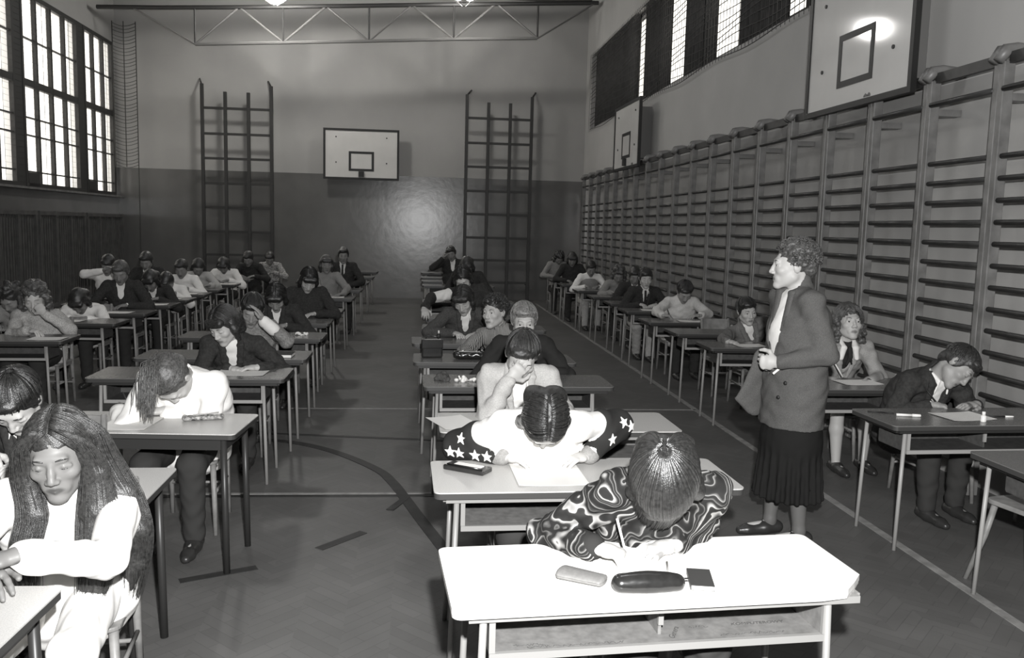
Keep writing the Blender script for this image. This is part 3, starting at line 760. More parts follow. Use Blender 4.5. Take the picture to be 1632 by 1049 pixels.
people = {}
NOTES = []
def person(key, label, H, head=(20, 0, 0), yaw=0., s=1.06, top='sweater', tc=None, shirt=None, bottom='trousers', bc=None, hair='short', hc=None, skin=None,
           Rw=None, Lw=None, Rp='write', Lp='rest', Rd=None, Ld=None, Rn=None, Ln=None, Rpole=None, Lpole=None, pmax=None, pdx=0., det=0, lids='down', ymin=None,
           stand=False, wr=None, group='students at their desks', collar=None, tie=None, seatz=.52, hz=1.07, bulk=0., legs=None, sleeve=None, chairlab=None, shrug=0., mouth=0., hem=None, vw=1., chairdx=0., chairdy=0.):
    tc = tc or M_cl['dark']; bc = bc or M_cl['dark2']; hc = hc or M_hr['dark']; skin = skin or M_skin
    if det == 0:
        skin = M_skin_f; head = (head[0] + (12 if head[0] < 40 and key not in ('C9', 'L9', 'L8') else 0), head[1], head[2])  # far faces: shade of the bowed heads put into a darker skin colour
    hs = (.0105, .008, .0055, .0042)[det]; ht = (.013, .011, .0085, .007)[det]
    A = rz(math.pi + R(yaw)); H = np.array(H, float)
    Rm = rz(R(head[1])) @ rx(-R(head[0])) @ ry(R(head[2]))
    # ---- spine (local frame, origin moved to the pelvis below)
    sh_ = s * hz
    hb = Rm @ V(0, -.03, -.062) * sh_
    u = V(0, .45, .9); Hl = V(0, 0, H[2])
    for _ in range(4):
        nd = unit(.45 * Rm[:, 2] + .65 * u)
        N = Hl + hb - nd * .072 * s
        L = (.50 if not stand else .52) * s; dz = N[2] - (seatz * (1 if stand else 1))
        back = math.sqrt(max(L * L - dz * dz - pdx * pdx, .0004)) if not stand else .02
        P = V(N[0] + pdx, N[1] - back, seatz)
        if pmax is not None:          # keep the pelvis on the chair: world y of pelvis <= pmax
            Pw = H + A @ (P - Hl); 
            if Pw[1] > pmax: P = P + A.T @ V(0, pmax - Pw[1], 0)
        u = unit(N - P)
    root_w = H + A @ (V(P[0], P[1], 0) - V(0, 0, 0)); root_w[2] = 0
    off = V(P[0], P[1], 0)
    Hl, N, P = Hl - off, N - off, P - off
    def loc(w): return A.T @ (np.array(w, float) - root_w)
    def hp(x, y, z): return Hl + Rm @ (V(x, y, z) * sh_)
    X = unit(V(1, 0, 0) - u * u[0]); F = np.cross(u, X)
    bulge = max(0, L - np.linalg.norm(N - P)) * .5 + .035 + .03 * (1 - u[2])
    Mid = (N + P) / 2 - F * bulge * (0 if stand else 1); C = N - u * .15 * s - F * .015
    C = C if stand else C - F * bulge * .3
    SR = N - u * (.045 - shrug) * s + X * .160 * s + F * .015; SL = N - u * (.045 - shrug) * s - X * .160 * s + F * .015
    l1, l2 = .285 * s, .25 * s
    deskz = .745
    def dflt(sd): return A.T @ V(0, 0, 0) + V(sd * .12, N[1] + .24, deskz + .04)
    WR = loc(Rw) if Rw is not None else dflt(1); WL = loc(Lw) if Lw is not None else dflt(-1)
    ER, WR = ik(SR, WR, l1, l2, Rpole or (1, -.1, -.75)); EL, WL = ik(SL, WL, l1, l2, Lpole or (-1, -.1, -.75))
    dR = unit(V(*(Rd or (-.55, .8, -.05)))); dL = unit(V(*(Ld or (.75, .6, -.05))))
    nR = V(*(Rn or (0, 0, -1))); nL = V(*(Ln or (0, 0, -1)))
    hipR, hipL = P + V(.088 * s, .02, -.01), P - V(.088 * s, -.02, .01)
    if stand:
        KR, KL = legs[0], legs[1]; AR, AL = legs[2], legs[3]; toe = legs[4]
    else:
        kx = .115 * s
        KR, KL = P + V(kx, .40 * s, -.03), P + V(-kx, .40 * s, -.03)
        AR, AL = V(kx, .40 * s + .02, .085), V(-kx, .40 * s - .03, .085); toe = V(0, 1, 0)
        if legs: KR, KL, AR, AL = [P + V(*q) if i < 2 else V(*q) for i, q in enumerate(legs)]
    # ---- body: one continuous surface
    b = Blob()
    b.cap(P, Mid, .085 * s, .08 * s, .03, ax=X, sc=1.25).cap(Mid, C, .08 * s, .085 * s, .03, ax=X, sc=1.35).cap(C, N - u * .03, .085 * s, .045 * s, .03, ax=X, sc=1.4).cap(SR, SL, .04 * s, .04 * s, .03)
    for S, E, W in ((SR, ER, WR), (SL, EL, WL)): b.chain([S, E, W], [.038 * s, .033 * s, .0235 * s], .015)
    for hq, K, An in ((hipR, KR, AR), (hipL, KL, AL)):
        m_ = (K * .6 + An * .4) - unit(toe) * .012
        b.chain([hq, K, m_, An], [.07 * s, .047 * s, .048 * s, .031 * s], .02)
        b.chain([An - V(0, 0, .035), An - V(0, 0, .045) + unit(toe) * .12 * s], [.03 * s, .022 * s], .02)
    b.cap(N - u * .03, hp(0, -.028, -.05), .056 * s, .050 * s, .02)
    # head
    b.ell(hp(0, -.016, .032), V(.0735, .094, .083) * sh_, .02, Rm)
    b.ell(hp(0, .028, -.022), V(.0625, .066, .084) * sh_, .025, Rm)
    for sx in (-1, 1):
        b.cap(hp(sx * .047, .005, -.055), hp(sx * .012, .072, -.096), .021 * sh_, .017 * sh_, .025)
        b.ell(hp(sx * .040, .062, -.022), V(.022, .022, .018) * sh_, .02, Rm)
        b.ell(hp(sx * .032, .098, .007), V(.0165, .010, .010) * sh_, .012, Rm, op='s')
    b.cap(hp(-.032, .079, .026), hp(.032, .079, .026), .0115 * sh_, k=.015)
    b.chain([hp(0, .089, .014), hp(0, .097, -.008), hp(0, .1075, -.028)], [.0072 * sh_, .0085 * sh_, .0108 * sh_], .010)
    for sx in (-1, 1): b.ell(hp(sx * .0115, .100, -.033), V(.0085, .010, .0075) * sh_, .007, Rm)
    b.ell(hp(0, .077, -.062), V(.036, .017, .024) * sh_, .015, Rm)
    b.chain([hp(-.023, .0845, -.0615), hp(0, .0915, -.0585), hp(.023, .0845, -.0615)], [.0035 * sh_, .0052 * sh_, .0035 * sh_], .006).chain([hp(-.021, .085, -.0645 - mouth * .6), hp(0, .0915, -.0685 - mouth), hp(.021, .085, -.0645 - mouth * .6)], [.0035 * sh_, .0060 * sh_, .0035 * sh_], .006)
    if det > 1: b.cap(hp(-.022, .0985, -.0632 - mouth / 2), hp(.022, .0985, -.0632 - mouth / 2), .0022 * s + mouth * .35, k=.004, op='s')
    b.ell(hp(0, .079, -.097), V(.018, .016, .014) * sh_, .015, Rm)
    for sx in (-1, 1):
        b.ell(hp(sx * .077, -.008, -.004), V(.010, .019, .031) * sh_, .006, Rm @ ry(R(12 * sx)))
        if det > 1: b.ell(hp(sx * .088, .002, .0), V(.007, .009, .017) * sh_, .005, Rm, op='s')
        # eyelids
        ez = .0125 if lids == 'open' else .0045
        b.chain([hp(sx * .046, .0755, .004 + (ez - .0045) * .5), hp(sx * .032, .0855, ez + .002), hp(sx * .018, .081, .004 + (ez - .0045) * .3)], [.0052 * sh_] * 3, .005)
        if lids != 'open': b.ell(hp(sx * .032, .0735, .005), V(.0135, .0125, .0105) * sh_, .004, Rm)
        b.chain([hp(sx * .045, .0755, .001), hp(sx * .032, .0825, -.006), hp(sx * .019, .080, .0)], [.0042 * sh_] * 3, .005)
    tR, fR, aR = add_hand(b, WR, dR, nR, V(-1, .2, .3), s, {'flat': .1, 'rest': .35, 'write': .75, 'fist': 1.15, 'face': .45}[Rp], 1.12 if det == 0 else 1)
    tL, fL, aL = add_hand(b, WL, dL, nL, V(1, .2, .3), s, {'flat': .1, 'rest': .35, 'write': .75, 'fist': 1.15, 'face': .45}[Lp], 1.12 if det == 0 else 1)
    Pv, Q = b.build(hs)
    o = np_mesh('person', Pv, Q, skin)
    q = (Pv - Hl) @ Rm / sh_
    lip = (np.clip(1.6 * (1 - (q[:, 0] / .0275) ** 2 - ((q[:, 2] + .0635 + mouth / 2) / (.0105 + mouth / 2)) ** 2), 0, 1) * (q[:, 1] > .08)).astype(np.float32)
    at = o.data.attributes.new('lip', 'FLOAT', 'POINT'); at.data.foreach_set('value', lip)
    o.location = root_w; o.rotation_euler = (0, 0, math.pi + R(yaw))
    tag(o, label, 'person', group)
    # ---- eyes and brows
    E4 = np.eye(4); E4[:3, :3] = Rm
    skin_bv = BVHTree.FromPolygons(Pv.tolist(), Q.tolist()) if det else None
    def snap(pts, off):
        if skin_bv is None: return pts
        out = []
        for p in pts:
            h_ = skin_bv.find_nearest(Vector(p)); out.append(np.array(h_[0]) + unit(Rm[:, 1]) * off)
        return out
    for sx in (-1, 1):
        e = bpy.data.objects.new('eye', EYE); col.objects.link(e); e.parent = o
        E4[:3, 3] = hp(sx * .032, .0755, .005); e.matrix_local = Matrix(E4.tolist()) @ Matrix.Scale(.0118 * sh_, 4)
        MB().tube(snap([hp(sx * .015, .0902, .0262), hp(sx * .022, .0902, .0280), hp(sx * .030, .0885, .0292), hp(sx * .038, .084, .0280), hp(sx * .046, .0765, .0235)], .0), [.0016 * s, .0026 * s, .003 * s, .0024 * s, .0008], 6).build('eyebrow', hc, o, smooth=True)
        if det: 
            ly = .0125 if lids == 'open' else -.0015
            MB().tube([hp(sx * .0455, .0775, .004 if lids == 'open' else .0005), hp(sx * .039, .085, ly * .9), hp(sx * .032, .0885, ly), hp(sx * .025, .087, ly * .9), hp(sx * .0195, .083, .003 if lids == 'open' else -.0005)], [.0006, .0013, .0015, .0012, .0005], 5).build('eyelash', M_hr['black'], o, smooth=True)
    # ---- upper garment
    wrk = wr if wr is not None else (.004, .005, .007, .007)[det]
    def torso(t, i, hem=.02):
        t.cap(P - u * hem + F * .01, Mid, (.122 + bulk) * s + i, (.112 + bulk) * s + i, .04, ax=X, sc=1.28).cap(Mid, C, (.112 + bulk) * s + i, (.112 + bulk * .6) * s + i, .04, ax=X, sc=1.36)
        t.cap(C, N - u * .045 * s, (.108 + bulk * .6) * s + i, .066 * s + i, .035, ax=X, sc=1.55).cap(SR, SL, .046 * s + i, .046 * s + i, .05)
        return t
    isj = top in ('jacket', 'open')
    inf = .014 if isj else (.012 if top == 'sweater' else .006)
    g = torso(Blob(), inf, .06 if isj else .03)
    def arm(t, S, E, W, i, cut):
        d = unit(W - E); W2 = W - d * cut
        t.chain([S, E], [.050 * s + i, .041 * s + i], .03).chain([E, W2], [.042 * s + i, .030 * s + i * .8], .02)
        if top == 'sweater': t.cap(W2 - d * .045, W2 - d * .012, .034 * s + i, .033 * s + i, .01)
        return W2
    if hem: g.cap(P + V(0, .01, .05), P * V(1, 1, 0) + V(0, .02, hem), .135 + bulk, .150 + bulk, .04, ax=V(1, 0, 0), sc=1.3); g.half(V(0, 0, hem), V(0, 0, 1), .004)
    cutR, cutL = arm(g, SR, ER, WR, inf, .022), arm(g, SL, EL, WL, inf, .022)
    nk = N + (hp(0, -.028, -.05) - N) * .35
    if isj:
        Vt = N + F * .085 * s + u * .03; Vb = N - u * (.27 if top == 'jacket' else .46) * s + F * (.135 + bulk) * s
        if top == 'open': Vb = P + u * .05 + F * .16 * s
        Nc = (N - u * .02)
        g.cap(Nc - F * .02, nk + u * .02, .072 * s, .068 * s, .015)
        g.chain([Vt + u * .06, Vt - u * .02 , (Vt * .45 + Vb * .55), Vb], [.058 * s, .05 * s * vw, .035 * s * vw * vw, .006 * vw * vw], .01, op='s')
        g.cap(N + u * .02, nk + u * .09 + F * .05, .058 * s, .062 * s, .01, op='s')
    else:
        g.cap(N - u * .02, nk, .063 * s + inf * .5, .061 * s + inf * .3, .015)
        g.cap(nk + (nk - N) * .1, nk + (nk - N) * 2.2, .054 * s, .06 * s, .006, op='s')
    Gp, Gq = g.build(ht); gar = np_mesh('jacket' if isj else ('sweater' if top == 'sweater' else 'shirt'), Gp, Gq, tc, o, wrk)
    if isj:
        sh = torso(Blob(), .004, -.02); sh.cap(N - u * .06, N - u * .028, .070 * s, .066 * s, .012)
        if collar:    # open collar wings
            for sx in (-1, 1): sh.chain([nk + X * sx * .055 * s + F * .01, nk + X * sx * .034 * s + F * .062 * s - u * .01, N - u * .055 * s + X * sx * .045 * s + F * .105 * s], [.012, .012, .006], .006)
        for W, E in ((WR, ER), (WL, EL)):
            d = unit(W - E); c1_, c2_ = Blob().cap(W - d * .06, W - d * .010, .029 * s, .031 * s, .005).build(.008); np_mesh('shirt_cuff', c1_, c2_, shirt or M_cl['white'], o)
        sp, sq = sh.build(ht); np_mesh('shirt', sp, sq, shirt or M_cl['white'], o, .002)
        if det:       # lapels
            for sx in (-1, 1):
                lp = Blob().chain([nk + X * sx * .06 * s - F * .005, Vt + X * sx * .064 * s - u * .03 - F * .008, (Vt * .5 + Vb * .5) + X * sx * .052 * s - F * .002, Vb + X * sx * .014 * s], [.011, .014, .012, .006], .01, ax=X, sc=1.9)
                a1, a2 = lp.build(.006); np_mesh('lapel', a1, a2, tc, o)
        if tie:
            tb = Blob().chain([N + F * .085 * s - u * .02, N + F * .118 * s - u * .1 * s, N + F * .135 * s - u * .24 * s], [.012, .013, .018], .006, ax=X, sc=1.4)
            a1, a2 = tb.build(.007); np_mesh('necktie', a1, a2, tie, o)
    if sleeve: sleeve(o, dict(SR=SR, ER=ER, WR=WR, SL=SL, EL=EL, WL=WL, P=P, N=N, u=u, F=F, X=X, s=s, gar=gar, hp=hp, torso=torso))
    # ---- legs and shoes
    t = Blob()
    if bottom in ('trousers', 'leggings'):
        i = .012 if bottom == 'trousers' else .004
        t.cap(P + X * .07 * s, P - X * .07 * s, .112 * s, k=.03)
        for hq, K, An in ((hipR, KR, AR), (hipL, KL, AL)): t.chain([hq, K], [.082 * s + i, .058 * s + i], .03).chain([K, An - (An - K) * .02], [.058 * s + i, .042 * s + i], .025)
        name = 'trousers'
    else:
        t.cap(P + X * .07 * s, P - X * .07 * s, .118 * s, k=.03)
        name = 'skirt'
        if stand:
            st_ = Blob()
            for hq, K, An in ((hipR, KR, AR), (hipL, KL, AL)): st_.chain([K + (hq - K) * .3, K, K * .6 + An * .4 - unit(toe) * .012, An, An - V(0, 0, .03)], [.056 * s, .050 * s, .051 * s, .034 * s, .034 * s], .02)
            tp, tq = st_.build(.008); np_mesh('stockings', tp, tq, M_cl['tan'], o)
        else:
            K2 = (KR + KL) / 2
            t.cap(P + F * .05, K2 * .94 + P * .06, .10 * s, .078 * s, .03, ax=X, sc=1.9)
    if not (stand and bottom == 'skirt'):
        tp, tq = t.build(ht + .002); np_mesh(name, tp, tq, bc, o, wrk * .7)
    tf = unit(toe)
    for An in (AR, AL):
        z = V(An[0], An[1], 0)
        f = Blob().chain([z - tf * .045 + V(0, 0, .045), z + tf * .03 + V(0, 0, .04), z + tf * .13 * s + V(0, 0, .028), z + tf * .175 * s + V(0, 0, .024)], [.036 * s, .037 * s, .03 * s, .022 * s], .02, ax=np.cross(tf, V(0, 0, 1)), sc=1.15)
        f.half(V(0, 0, .002), V(0, 0, 1)); f.half(An + V(0, 0, .012), V(0, 0, -1))
        a1, a2 = f.build(.009); np_mesh('shoe', a1, a2, M_cl['shoe'], o)
    # ---- hair
    hb_ = Blob(); e = hb_.ell
    e(hp(0, -.022, .038), V(.080, .0985, .087) * sh_, .02, Rm)
    face = lambda z=-.05, r=.075, y=.098: e(hp(0, y, z), V(.062, .055, r) * sh_, .012, Rm, op='s')
    rg = np.random.RandomState(abs(hash(key)) % 9999 if False else sum(ord(c) * (i + 3) for i, c in enumerate(key)))
    hname = 'hair'; extra = None
    if hair == 'short':
        for sx in (-1, 1): e(hp(sx * .062, -.02, .01), V(.024, .05, .045) * sh_, .015, Rm)
        e(hp(0, -.075, -.02), V(.06, .04, .05) * sh_, .02, Rm); e(hp(.012, .055, .080), V(.056, .036, .026) * sh_, .02, Rm); face(-.045, .086, .100)
        if det: extra = strands(*scalp('crown', 220 if det > 1 else 90, 5 + det), hp, Rm, sh_, [0.0] * 400, (0, 0, -1), .0022, (.086, .110, .096), .005)
    elif hair in ('curly', 'wavy'):
        n = (34, 70, 130, 150)[det]; R_ = (.020, .020, .015, .015)[det] if hair == 'curly' else (.024, .024, .018, .018)[det]
        for i in range(n):
            a = rg.uniform(0, 6.28); zz = rg.uniform(-.35, 1.0); rr = math.sqrt(max(0, 1 - zz * zz)); d = V(rr * math.cos(a), rr * math.sin(a), zz)
            if d[1] > .45 and zz < .42: continue
            c_ = d * V(.082, .1, .09) + V(0, -.022, .04); hb_.cap(hp(*c_), hp(*c_), R_ * sh_ * rg.uniform(.8, 1.25), k=.008)
        if hair == 'wavy':
            for i in range(n):
                sx = rg.choice([-1, 1]); c_ = V(sx * rg.uniform(.07, .105), rg.uniform(-.07, .035), rg.uniform(-.13, .03)); hb_.cap(hp(*c_), hp(*c_), (.022 if det < 2 else .016) * sh_ * rg.uniform(.8, 1.2), k=.01)
            hb_.cap(hp(-.05, -.085, -.05), hp(.05, -.085, -.05), .05 * s, k=.03)
        e(hp(0, -.08, -.01), V(.062, .04, .055) * sh_, .02, Rm); face(-.05, .078, .108)
    elif hair in ('bob', 'long', 'part'):
        for sx in (-1, 1): hb_.chain([hp(sx * .066, .0, .03), hp(sx * .079, .012, -.03), hp(sx * .076, .012, -.10 if hair == 'bob' else -.05)], [.03 * sh_, .026 * sh_, .018 * s], .02)
        hb_.cap(hp(-.04, -.085, .0), hp(-.038, -.085, -.09), .045 * sh_, .035 * s, .03).cap(hp(.04, -.085, .0), hp(.038, -.085, -.09), .045 * sh_, .035 * s, .03)
        if hair == 'bob': hb_.cap(hp(-.045, .068, .066), hp(.045, .068, .066), .026 * sh_, k=.02).cap(hp(-.040, .080, .046), hp(.040, .080, .046), .0125 * sh_, k=.02)
        face(-.060 if hair == 'bob' else -.045, .086 if hair == 'bob' else .09, .108)
        if det: extra = strands(*scalp('part', 260 if det > 1 else 110, 8), hp, Rm, sh_, [.05 if hair == 'bob' else .0] * 400, Rm @ V(0, 0, -1), .0024, (.086, .105, .097), .005, spread=.004)
    elif hair in ('tied', 'pony'):
        for sx in (-1, 1): e(hp(sx * .06, -.02, .01), V(.024, .05, .05) * sh_, .015, Rm)
        e(hp(0, -.075, -.02), V(.06, .042, .055) * sh_, .02, Rm); face(-.045, .088, .108)
        if hair == 'tied': hb_.chain([hp(0, -.105, .035), hp(.005, -.135, .02), hp(.012, -.14, -.03)], [.024 * s, .024 * s, .012 * s], .015)
        if det: extra = strands(*scalp('back', 260, 4), hp, Rm, sh_, [0.0] * 400, (0, 0, -1), .0022, (.085, .105, .092), .004)
    hpv, hq = hb_.build(max(.006, hs)); hv = np_mesh(hname, hpv, hq, hc, o, .0022 if hair in ('curly', 'wavy') else .0012, 85)
    if hair == 'wavy' and det > 1:
        ex2 = strands(*scalp('part', 520, 6), hp, Rm, sh_, list(rg.uniform(.04, .10, 520)), (0, 0, -1), .0019, (.092, .108, .098), .014, spread=.012, curl=.0035, fsegs=8); ex2.build('wavy_strands', hc, hv, smooth=True)
    if hair in ('curly', 'wavy') and det:
        extra = MB(); nn = (0, 200, 420, 560)[det]
        for k in range(nn):
            a_ = rg.uniform(0, 6.28); zz = rg.uniform(-.25 if hair == 'curly' else -.1, 1.0); rr = math.sqrt(max(0, 1 - zz * zz)); dd = V(rr * math.cos(a_), rr * math.sin(a_), zz)
            if dd[1] > .45 and zz < .45: continue
            p_ = dd * (V(.090, .108, .098) if hair == 'curly' else V(.084, .102, .090)) + V(0, -.022, .04); tg = unit(np.cross(dd, rg.randn(3))); bn = np.cross(dd, tg); rad = rg.uniform(.006, .011); Lc = rg.uniform(.02, .045); ph = rg.uniform(0, 6.28)
            extra.tube([hp(*(p_ + tg * Lc * (t_ - .5) + (dd * math.cos(ph + 7 * t_) + bn * math.sin(ph + 7 * t_)) * rad + dd * .004)) for t_ in np.linspace(0, 1, 9)], [.0012 * sh_] + [.0026 * sh_] * 7 + [.0008], 4)
    if extra: extra.build('hair_strands', hc, hv, smooth=True)
    info = dict(o=o, hp=hp, Rm=Rm, A=A, root=root_w, tips=(tR, tL), thumbs=(fR, fL), ax=(aR, aL), W=(WR, WL), E=(ER, EL), S=(SR, SL), N=N, P=P, u=u, F=F, X=X, Hl=Hl, hair=hv, hc=hc, gar=gar, s=s, sh=sh_, hem=torso, deskz=deskz, KR=KR, KL=KL)
    people[key] = info
    if not stand and chairlab: place_chair(root_w[0] + chairdx, root_w[1] + .03 + chairdy, yaw, chairlab)
    NOTES.append((key, [round(float(v), 2) for v in root_w[:2]], round(float(np.linalg.norm(N - P)), 2)))
    return info
def to_world(i, p): return i['root'] + i['A'] @ np.array(p, float)
pen_meshes = {}
def pen(label, tip, top, m, r=.0042, name='pen', group='pens and pencils'):
    tip, top = Vector(tip), Vector(top); L = (top - tip).length
    t = empty(name, tip); t.rotation_mode = 'QUATERNION'; t.rotation_quaternion = Vector((0, 0, 1)).rotation_difference((top - tip).normalized())
    MB().tube([(0, 0, .012), (0, 0, L)], r, 8).build('barrel', m, t, smooth=True)
    MB().tube([(0, 0, 0), (0, 0, .0125)], [.0008, r * .95], 8).build('tip', M_black, t, smooth=True)
    tag(t, label, 'pen', group); return t
def held_pen(i, side, label, m, L=.13, tilt=(.25, -.5, .8)):
    k = 0 if side == 'R' else 1
    th = to_world(i, i['thumbs'][k]); ix = to_world(i, i['tips'][k][0]); mid = (th + ix) / 2
    d = unit(i['A'] @ V(*tilt)); tip = mid - d * ((mid[2] - i['deskz'] - .002) / max(d[2], .2))
    return pen(label, tip, tip + d * L, m)
M_cl = {'white': mat('white cotton', .84, .9, .1, noise=.03, nscale=30., bump=.12, bscale=500.), 'cream': mat('cream knit', .62, .95, .1, noise=.06, nscale=60., bump=.3, bscale=400.),
        'dark': mat('dark cloth', .040, .9, .15, noise=.2, nscale=60.), 'dark2': mat('dark trouser cloth', .04, .9, .15), 'black': mat('black knit', .030, .9, .12),
        'grey': mat('grey tweed', .10, .9, .15, noise=.35, nscale=420.), 'grey2': mat('grey wool', .17, .92, .12, noise=.2, nscale=120.), 'light': mat('light twill', .46, .85, .2, noise=.12, nscale=160.),
        'denim': mat('pale denim jacket', .34, .85, .2, noise=.22, nscale=220.), 'sweat': mat('grey sweatshirt', .26, .92, .1, noise=.12, nscale=120.), 'fuzzy': mat('fuzzy pale wool', .44, .95, .1, noise=.3, nscale=120., bump=.5, bscale=160.),
        'shoe': mat('dark shoe leather', .03, .35, .5), 'pale_trousers': mat('pale trousers', .42, .9, .1, noise=.08), 'mid': mat('mid grey cloth', .07, .9, .15, noise=.25, nscale=100.), 'skirt': mat('black skirt cloth', .016, .9, .1), 'tan': mat('stocking', .13, .5),
        'patt': mat('patterned pale sweater', .16, .95, .1, v2=.5, nscale=38.), 'stripe': stripe_mat('striped sweater', .06, .42, 26., 'X'), 'camo': camo_mat('printed sweater'), 'gstripe': mat('grey knit sleeve', .24, .95, .1, noise=.25, nscale=70.)}
M_hr = {'dark': hair_mat('dark hair', .03), 'brown': hair_mat('brown hair', .022, .30, 1.), 'black': hair_mat('black hair', .02, .33, .8), 'fair': hair_mat('fair hair', .20), 'mid': hair_mat('mid brown hair', .075)}

SK = M_skin_d
# ------------------------------------------------------------------ middle row, front to back
def sleeve_c1(o, d):
    for W, E in ((d['WR'], d['ER']),):
        q = unit(W - E); a, b = Blob().cap(W - q * .075, W - q * .012, .050, .043, .01).build(.007); np_mesh('cuff', a, b, M_cl['black'], o)
i = person('C1', 'front student bowed over the white desk, in a swirl printed sweater, glossy hair falling forward', (0.790, 2.600, 1.022), head=(74, -10, 8), tc=M_cl['camo'], hair='part', hc=M_hr['brown'], pmax=3.08, det=3, bulk=.02,
           Rw=(0.575, 2.620, 0.790), Rd=(-.85, .45, -.12), Rp='write', Lw=(0.857, 2.680, 0.771), Ld=(.9, .4, -.05), Lp='rest', Rpole=(.75, -.75, -.5), Lpole=(-.35, -.9, -.6), wr=.009, sleeve=sleeve_c1, chairdy=-.12, chairlab='wooden chair under the front student in the printed sweater')
rg = np.random.RandomState(5); mb = MB(); hp = i['hp']; Rm = i['Rm']
fall = Blob()             # hair falling forward over the face
fall.cap(hp(-.03, .045, .07), hp(.03, .045, .07), .030, k=.03).chain([hp(0, .07, .06), hp(.012, .092, .0), hp(.03, .100, -.06), hp(.045, .10, -.10)], [.034, .028, .020, .008], .02, ax=Rm[:, 0], sc=1.9)
fall.chain([hp(.06, .03, .03), hp(.085, .04, -.04), hp(.08, .05, -.10)], [.03, .028, .012], .02).chain([hp(-.06, .02, .03), hp(-.085, .03, -.03), hp(-.08, .04, -.08)], [.03, .028, .012], .02)
a_, q_ = fall.build(.006); np_mesh('forelock', a_, q_, M_hr['brown'], i['hair'], .0015, 70)
for k in range(1500):
    big = k < 170
    a = rg.uniform(-2.7, 2.7); o_ = (.0045 if big else .0025) * rg.rand() - (.0025 if big else 0); w_ = rg.uniform(.55, 1)
    r0 = unit(V(.12 * math.sin(a), -.5 + .15 * math.cos(a), .86)); e0 = unit(V(math.sin(a), math.cos(a) + .1, -.10 - .1 * rg.rand()))
    front = max(0, math.cos(a * .75)); ln = (.03 + .11 * front) * w_; out = []
    for t_ in np.linspace(0, 1, 8): out.append(hp(*(unit(r0 * (1 - t_) + e0 * t_) * (V(.094, .116 + .014 * front, .106) + o_) + V(0, -.018, .03))))
    v = unit(out[-1] - out[-2]); g_ = unit(Rm @ V(.28, .22, -.95) + V(0, 0, -.3))
    for t_ in range(6): v = unit(v * .6 + g_ * .45); out.append(out[-1] + v * ln / 6)
    mb.tube(out, [(.0052 if big else .0018) * q for q in [.35, .6, .8, 1, 1, 1, 1, 1, .95, .9, .75, .6, .4, .15]], 6 if big else 4)
mb.build('hair_strands', M_hr['brown'], i['hair'], smooth=True)
held_pen(i, 'R', 'white pen in the hand of the front student in the printed sweater', mat('white plastic', .8, .35), .135, (.25, -.15, .95))

def star(c, n, up, r, m, par, bv):
    n = Vector(n); up = (Vector(up) - n * Vector(up).dot(n)).normalized(); sx = up.cross(n); vs = []
    for k in range(10):
        a = math.pi * k / 5; q = r if k % 2 == 0 else r * .42
        vs.append(Vector(c) + up * (q * math.cos(a)) + sx * (q * math.sin(a)))
    vs.append(Vector(c)); out, low = [], []
    for p in vs:
        hit = bv.find_nearest(p); out.append(hit[0] + hit[1] * .0045); low.append(hit[0] - hit[1] * .002)
    fs = [(k, (k + 1) % 10, 10) for k in range(10)] + [(11 + (k + 1) % 10, 11 + k, 21) for k in range(10)] + [(k, 11 + k, 11 + (k + 1) % 10, (k + 1) % 10) for k in range(10)]
    MB().add(out + low, fs).build('star_patch', m, par)
def sleeve_c2(o, d):
    for S, E, W in ((d['SR'], d['ER'], d['WR']), (d['SL'], d['EL'], d['WL'])):
        q = unit(W - E)
        a, b = Blob().chain([S * .42 + E * .58, E, W - q * .035], [.073, .069, .049], .03).build(.008); sl = np_mesh('sleeve', a, b, M_cl['black'], o, .003)
        a, b = Blob().cap(W - q * .045, W - q * .008, .047, .043, .006).build(.007); np_mesh('cuff', a, b, M_cl['sweat'], o)
        bv = BVHTree.FromPolygons([v.co for v in sl.data.vertices], [p.vertices for p in sl.data.polygons])
        side = 1 if S[0] > 0 else -1
        spots = [(0, .72, (side * .6, .8, .3)), (0, .98, (side * .5, .8, -.2)), (1, .14, (side * .3, 1, -.1)), (1, .38, (0, 1, -.1)), (1, .62, (0, 1, -.05))] if side > 0 else [(0, .80, (-.8, .6, .3)), (1, .02, (-.8, .7, .1)), (1, .35, (0, 1, 0))]
        for seg, t, n in spots:
            c = (S * (1 - t) + E * t) if seg == 0 else (E * (1 - t) + W * t); n = unit(V(*n)); c = c + n * .07
            hit = bv.find_nearest(Vector(c)); star(hit[0], hit[1], (0.15 * t, .1, 1), .030, M_cl['white'], sl, bv)
i = person('C2', 'student in white sweatshirt with black star sleeves, dark head bowed over the desk', (0.550, 3.600, 0.987), head=(88, 0, 0), tc=M_cl['white'], hair='part', hc=M_hr['black'], pmax=4.18, det=2, bulk=.015,
           Rw=(0.391, 3.760, 0.779), Rd=(-.9, .35, -.05), Lw=(0.781, 3.760, 0.780), Ld=(.9, .35, -.05), Rpole=(1, -.9, .1), Lpole=(-1, -.9, .1), Lp='rest', Rp='rest', sleeve=sleeve_c2, wr=.004, chairlab='wooden chair under the student with star sleeves')
i = person('C3', 'student in a light jacket resting forehead on one hand, elbow on the desk', (0.595, 4.820, 1.084), head=(40, -6, -8), top='jacket', tc=M_cl['light'], hair='short', hc=M_hr['dark'], pmax=5.2, det=2, bulk=.015,
           Rw=(0.513, 4.700, 0.967), Rd=(-.62, -.05, .6), Rn=(-.1, -1, .1), Rp='face', Rpole=(.35, .4, -1), Lw=(.82, 4.70, .80), Ld=(.8, .5, 0), Lpole=(-.45, -.5, -.8), collar=True, chairlab='wooden chair under the student in the light jacket')
